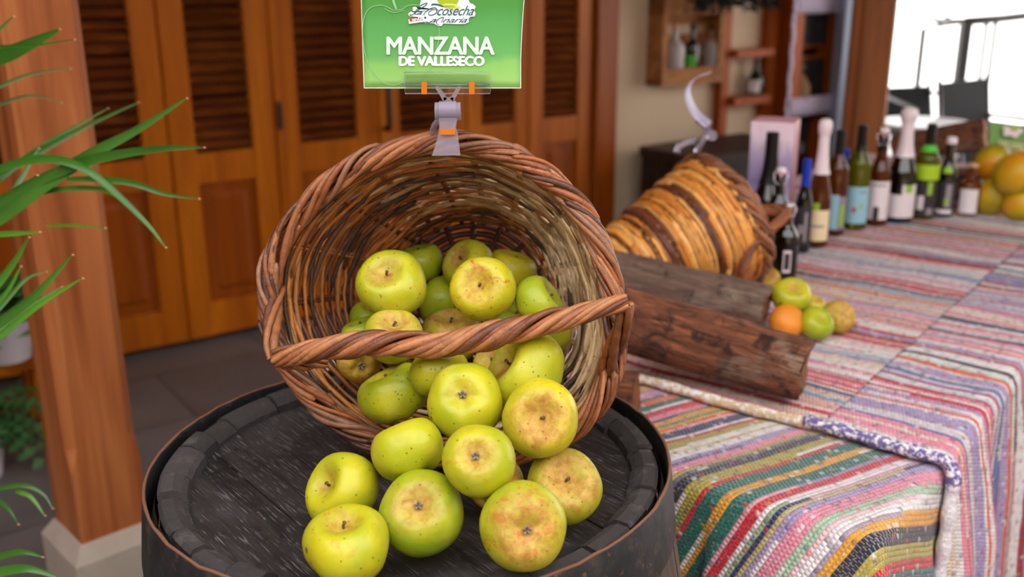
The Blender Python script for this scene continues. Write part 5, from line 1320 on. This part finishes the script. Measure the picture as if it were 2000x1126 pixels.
wbottle(1474, 184, 113, 31, .07, 'g_dgreen', 'green bottle with a pale label on the open orange shelf', lab='paper', z=zs_[0] + .046, prof='cava')
# dark foliage over the shelf
# lace-hung cupboard
sd0 = sb + .09; sd1 = cws(1650, 100, .16)[0]; D_ = .16
root = thing('lace_hung_cupboard', tuple(cw((sd0 + sd1) / 2, .12, 0)), 'tall open cupboard hung with scalloped lilac lace, left of the window frame', 'cupboard')
fw_ = .07
for s_ in (sd0 + .01, sd1 - fw_): mb = MB(); mb.obox(cw(s_, 0, 0), DV * fw_, NV * D_, A3(0, 0, 2.1)); mb.build('upright', M['shelfwood'], root, smooth=False)
zm = cws(1580, 205, D_)[1]; zu = cws(1580, 96, .12)[1]
for z_ in (.1, zm - .02, 1.95): mb = MB(); mb.obox(cw(sd0 + .081, 0, z_), DV * (sd1 - sd0 - fw_ - .082), NV * (D_ - .005), A3(0, 0, .035)); mb.build('shelf_board', M['shelfwood'], root, smooth=False)
M['darkback'] = plain('dark cupboard back', srgb(44, 36, 34), .8)
mb = MB(); mb.obox(cw(sd0 + .081, 0, .14), DV * (sd1 - sd0 - fw_ - .082), NV * .01, A3(0, 0, 1.8)); mb.build('back_panel', M['darkback'], root, smooth=False)
M['lace'] = plain('lilac white lace', srgb(190, 176, 198), .9)
def lace(s0, z0, s1, z1, side):      # scalloped strip; side: which edge is scalloped
    mb = MB(); Lz = z1 - z0; Ls = s1 - s0; vs = []; n = 60
    if side in 'LR':
        for i in range(n + 1):
            z = z0 + Lz * i / n; sc = .018 * abs(math.sin(z * PI / .05)); a = s0 - (sc if side == 'L' else 0); b = s1 + (sc if side == 'R' else 0)
            vs += [cw(a, D_ + .006 + .004 * math.sin(i), z), cw(b, D_ + .006 + .004 * math.sin(i), z)]
    else:
        for i in range(n + 1):
            s = s0 + Ls * i / n; sc = .02 * abs(math.sin(s * PI / .05)); vs += [cw(s, D_ + .009 + .004 * math.sin(i), z0 - sc), cw(s, D_ + .009 + .004 * math.sin(i), z1)]
    mb.add(vs, [(2 * i, 2 * i + 1, 2 * i + 3, 2 * i + 2) for i in range(n)])
    ob = mb.build('lace_trim', M['lace'], root); md = ob.modifiers.new('thick', 'SOLIDIFY'); md.thickness = .002
sL = cws(1543, 100, D_)[0]; sR = cws(1632, 100, D_)[0]; ztl = cws(1590, 20, D_)[1]
lace(sd0, .6, sL - .02, 2.05, 'R'); lace(sR + .02, .6, sd1, 2.05, 'L'); lace(sd0, zm - .04, sd1, zm + .05, 'B'); lace(sd0, ztl, sd1, ztl + .3, 'B')
# things in the cupboard: two small chalkboards, a burlap sack
t = NT('chalkboard'); n1 = t.noise(t.coord('Object', (10, 10, 60)), 2, 4); t.set(base=t.mix(t.mapr(n1, .5, .8), srgb(34, 34, 36), srgb(84, 84, 82)), rough=.6); M['chalk'] = t.m
for (x0, x1, y0, y1, lab) in ((1549, 1629, 95, 18, 'small framed chalkboard in the upper part of the lace-hung cupboard'), (1560, 1626, 172, 106, 'small framed chalkboard standing on the shelf beside the sack')):
    s_a, z_a = cws(x0, y0, .09); s_b, z_b = cws(x1, y1, .09)
    if y0 > 100: z_a = zm + .016
    r_ = thing('chalkboard', tuple(cw((s_a + s_b) / 2, .12, z_a)), lab, 'chalkboard', 'chalkboards in the cupboard')
    mb = MB(); f = .014
    for (p, q, r2_, s2_) in ((s_a, s_b, z_a, z_a + f), (s_a, s_b, z_b - f, z_b), (s_a, s_a + f, z_a, z_b), (s_b - f, s_b, z_a, z_b)): mb.obox(cw(p, .07, r2_), DV * (q - p), NV * .02, A3(0, 0, s2_ - r2_))
    mb.build('frame', M['shelfwood'], r_, smooth=False)
    mb = MB(); mb.obox(cw(s_a + f * .8, .072, z_a + f * .8), DV * (s_b - s_a - 1.6 * f), NV * .008, A3(0, 0, z_b - z_a - 1.6 * f)); mb.build('slate', M['chalk'], r_, smooth=False)
t = NT('burlap'); n1 = t.noise(t.coord('Object'), 120, 3); t.set(base=t.mix(n1, srgb(120, 88, 60), srgb(160, 124, 88)), rough=.95); t.bump(n1, .002); M['burlap'] = t.m
s_, z_ = cws(1556, 178, .10); z_ = zm + .016; p = cw(s_, .095, z_); mb = MB(); mb.lathe(p, [(0, 0), (.06, 0), (.08, .03), (.078, .09), (.05, .14), (.022, .165), (.035, .19), (.045, .205), (0, .2)], 20); ob = mb.build('burlap_sack', M['burlap'], None, origin=p); tag(ob, 'small tied burlap sack in the lace-hung cupboard', 'sack')

# dark wreath / foliage at top of shelf
t = NT('dark evergreen'); t.set(base=srgb(20, 34, 26), rough=.6); M['dkleaf'] = t.m
mb = MB(); R_ = random.Random(3)
for k in range(420):
    s_ = cws(1335, 0, .2)[0] + R_.random() * (cws(1500, 0, .2)[0] - cws(1335, 0, .2)[0]); zq = cws(1420, 4, .2)[1] + R_.uniform(-.03, .10) ; n_ = .2 + R_.uniform(.02, .12)
    a = cw(s_, n_, zq); d_ = nrm(A3(R_.uniform(-1, 1), R_.uniform(-1, 1), R_.uniform(-.8, .3))) * .045; e_ = nrm(np.cross(d_, A3(R_.random(), R_.random(), R_.random()))) * .012
    mb.add([a, a + d_ * .5 + e_, a + d_, a + d_ * .5 - e_], [(0, 1, 2, 3)])
ob = mb.build('evergreen_garland', M['dkleaf'], smooth=False); tag(ob, 'dark evergreen garland lying along the top of the wall shelves', 'garland')

# window side: pale frame edge and wooden post
s_e = cws(1650, 50, .2)[0]
M['bluewhite'] = plain('pale painted frame', srgb(176, 190, 214), .35)
pf0 = atd(1668, 50, 5.6)
mb = MB(); mb.obox(A3(pf0[0] - .05, pf0[1], 0), A3(.13, .03, 0), A3(-.02, .12, 0), A3(0, 0, 2.75)); tag(mb.build('trim_2', M['bluewhite'], smooth=False), kind='structure')
pc = atz(1700, 560, 0)
Zp = 4.1; pl = atd(1688, 0, Zp); pr_ = atd(1757, 0, Zp)
root = thing('wooden_post', (float(pl[0] + .08), float(pl[1] + .05), 0), 'brown wooden post standing behind the bottles, beside the bright opening', 'post')
dxp = nrm((pr_ - pl) * A3(1, 1, 0)); wdt = float(np.linalg.norm((pr_ - pl)[:2])); dyp = A3(-dxp[1], dxp[0], 0)
mb = MB(); mb.bbox(A3(pl[0], pl[1], 0) , dxp * wdt, dyp * .07, A3(0, 0, 2.74), .012); mb.build('shaft', M['post_dark'], root, smooth=False)
mb = MB(); mb.obox(A3(pl[0], pl[1], 0) - dxp * .03 + dyp * .01, dxp * .028, dyp * .04, A3(0, 0, 2.74)); mb.build('side_strip', M['post'], root, smooth=False)

# ------------------------------------------------------------------ outside furniture
M['alu'] = plain('brushed aluminium', srgb(120, 120, 126), .3, metal=.7)
M['blackweave'] = plain('black chair weave', srgb(10, 12, 16), .7, spec=.2)
M['whitetop'] = plain('white table top', srgb(236, 236, 240), .3)
def ochair(px, py, Zd, rz, label, h=.72):
    p = atd(px, py, Zd); x, y = p[0], p[1]; root = thing('terrace_chair', (x, y, 0), label, 'chair', 'terrace chairs outside')
    X = A3(math.cos(rz), math.sin(rz), 0); Y = A3(-math.sin(rz), math.cos(rz), 0); o = A3(x, y, 0)
    mb = MB(); mb.obox(o - X * .23 - Y * .22 + A3(0, 0, .42), X * .46, Y * .44, A3(0, 0, .03)); mb.build('seat', M['blackweave'], root, smooth=False)
    mb = MB(); mb.obox(o - X * .22 + Y * .20 + A3(0, 0, .50), X * .44, Y * .02, A3(0, 0, h - .52) + Y * .06); mb.build('backrest', M['blackweave'], root, smooth=False)
    for sx in (-1, 1):
        mb = MB(); mb.tube([o + X * .235 * sx - Y * .22, o + X * .235 * sx - Y * .21 + A3(0, 0, .62), o + X * .24 * sx + Y * .05 + A3(0, 0, .66), o + X * .24 * sx + Y * .24 + A3(0, 0, .66)], .013, 8); mb.build('leg', M['alu'], root)
        mb = MB(); mb.tube([o + X * .235 * sx + Y * .30, o + X * .235 * sx + Y * .20 + A3(0, 0, .45), o + X * .235 * sx + Y * .27 + A3(0, 0, h)], .013, 8); mb.build('leg', M['alu'], root)
def otable(px, py, Zd, label, r=.35, h=.73):
    p = atd(px, py, Zd); o = A3(p[0], p[1], 0); root = thing('terrace_table', tuple(o), label, 'table', 'terrace tables outside')
    mb = MB(); mb.lathe(o, [(0, h - .02), (r, h - .02), (r + .005, h - .01), (r, h), (0, h)], 32); mb.build('top', M['whitetop'], root, angle=40)
    mb = MB(); mb.lathe(o, [(0, 0), (.22, 0), (.2, .02), (.03, .04), (.025, h - .02), (0, h - .021)], 20); mb.build('pedestal', M['alu'], root, angle=40)
ochair(1800, 262, 6.5, .3, 'black-backed terrace chair left of the white table outside')
ochair(1965, 235, 5.3, .62, 'black-backed terrace chair beyond the log pile, right of the white table', h=.88)
otable(1800, 290, 4.9, 'round white terrace table outside, just right of the post', r=.22)
ochair(2040, 262, 4.5, .5, 'metal-armed terrace chair at the right picture edge')
M['framegrey'] = plain('dark grey frame', srgb(40, 40, 46), .5)
# metal awning frame outside
root = thing('awning_frame', tuple(A3(*atd(1880, 200, 6.2)[:2], 0)), 'grey metal frame with thin uprights standing on the terrace', 'frame')
def upr(x0, y0, x1, Zd, r):
    a = atd(x0, y0, Zd); return [A3(a[0], a[1], 0.0), a]
tops = []
for (x, y, Zd, r) in ((1888, 42, 6.2, .03), (1928, 40, 6.9, .012), (1946, 38, 6.9, .012), (1804, 56, 8.0, .02)):
    a = atd(x, y, Zd); mb = MB(); mb.obox(A3(a[0] - r, a[1] - r, 0), A3(2 * r, 0, 0), A3(0, 2 * r, 0), A3(0, 0, a[2])); mb.build('upright', M['framegrey'], root, smooth=False); tops.append(a)
mb = MB(); mb.tube([atd(1815, 38, 7.4), atd(1850, 42, 6.8), atd(1888, 42, 6.2)], .02, 8); mb.tube([tops[0], atd(1960, 36, 6.6), atd(2080, 22, 6.6)], .028, 8); mb.tube([tops[3], tops[0]], .012, 8); mb.tube([atd(1840, 36, 7), atd(1846, 46, 7)], .05, 8); mb.build('top_rails', M['framegrey'], root)

# ------------------------------------------------------------------ light
wd = bpy.data.worlds.new('world'); scene.world = wd; wd.use_nodes = True
bg = wd.node_tree.nodes['Background']; bg.inputs[0].default_value = (1.0, .975, .95, 1); bg.inputs[1].default_value = 2.6
sun = bpy.data.lights.new('sun', 'SUN'); sun.energy = 5; sun.angle = math.radians(3); sun.color = (1, .96, .9)
so = bpy.data.objects.new('sun', sun); COL.objects.link(so)
dirv = Vector((-.35, -.75, -1.1)).normalized(); so.rotation_euler = dirv.to_track_quat('-Z', 'Y').to_euler()

vs = scene.view_settings; vs.view_transform = 'Standard'; vs.look = 'None'; vs.gamma = 1; vs.exposure = 0.64
try: vs.use_curve_mapping = False
except Exception: pass
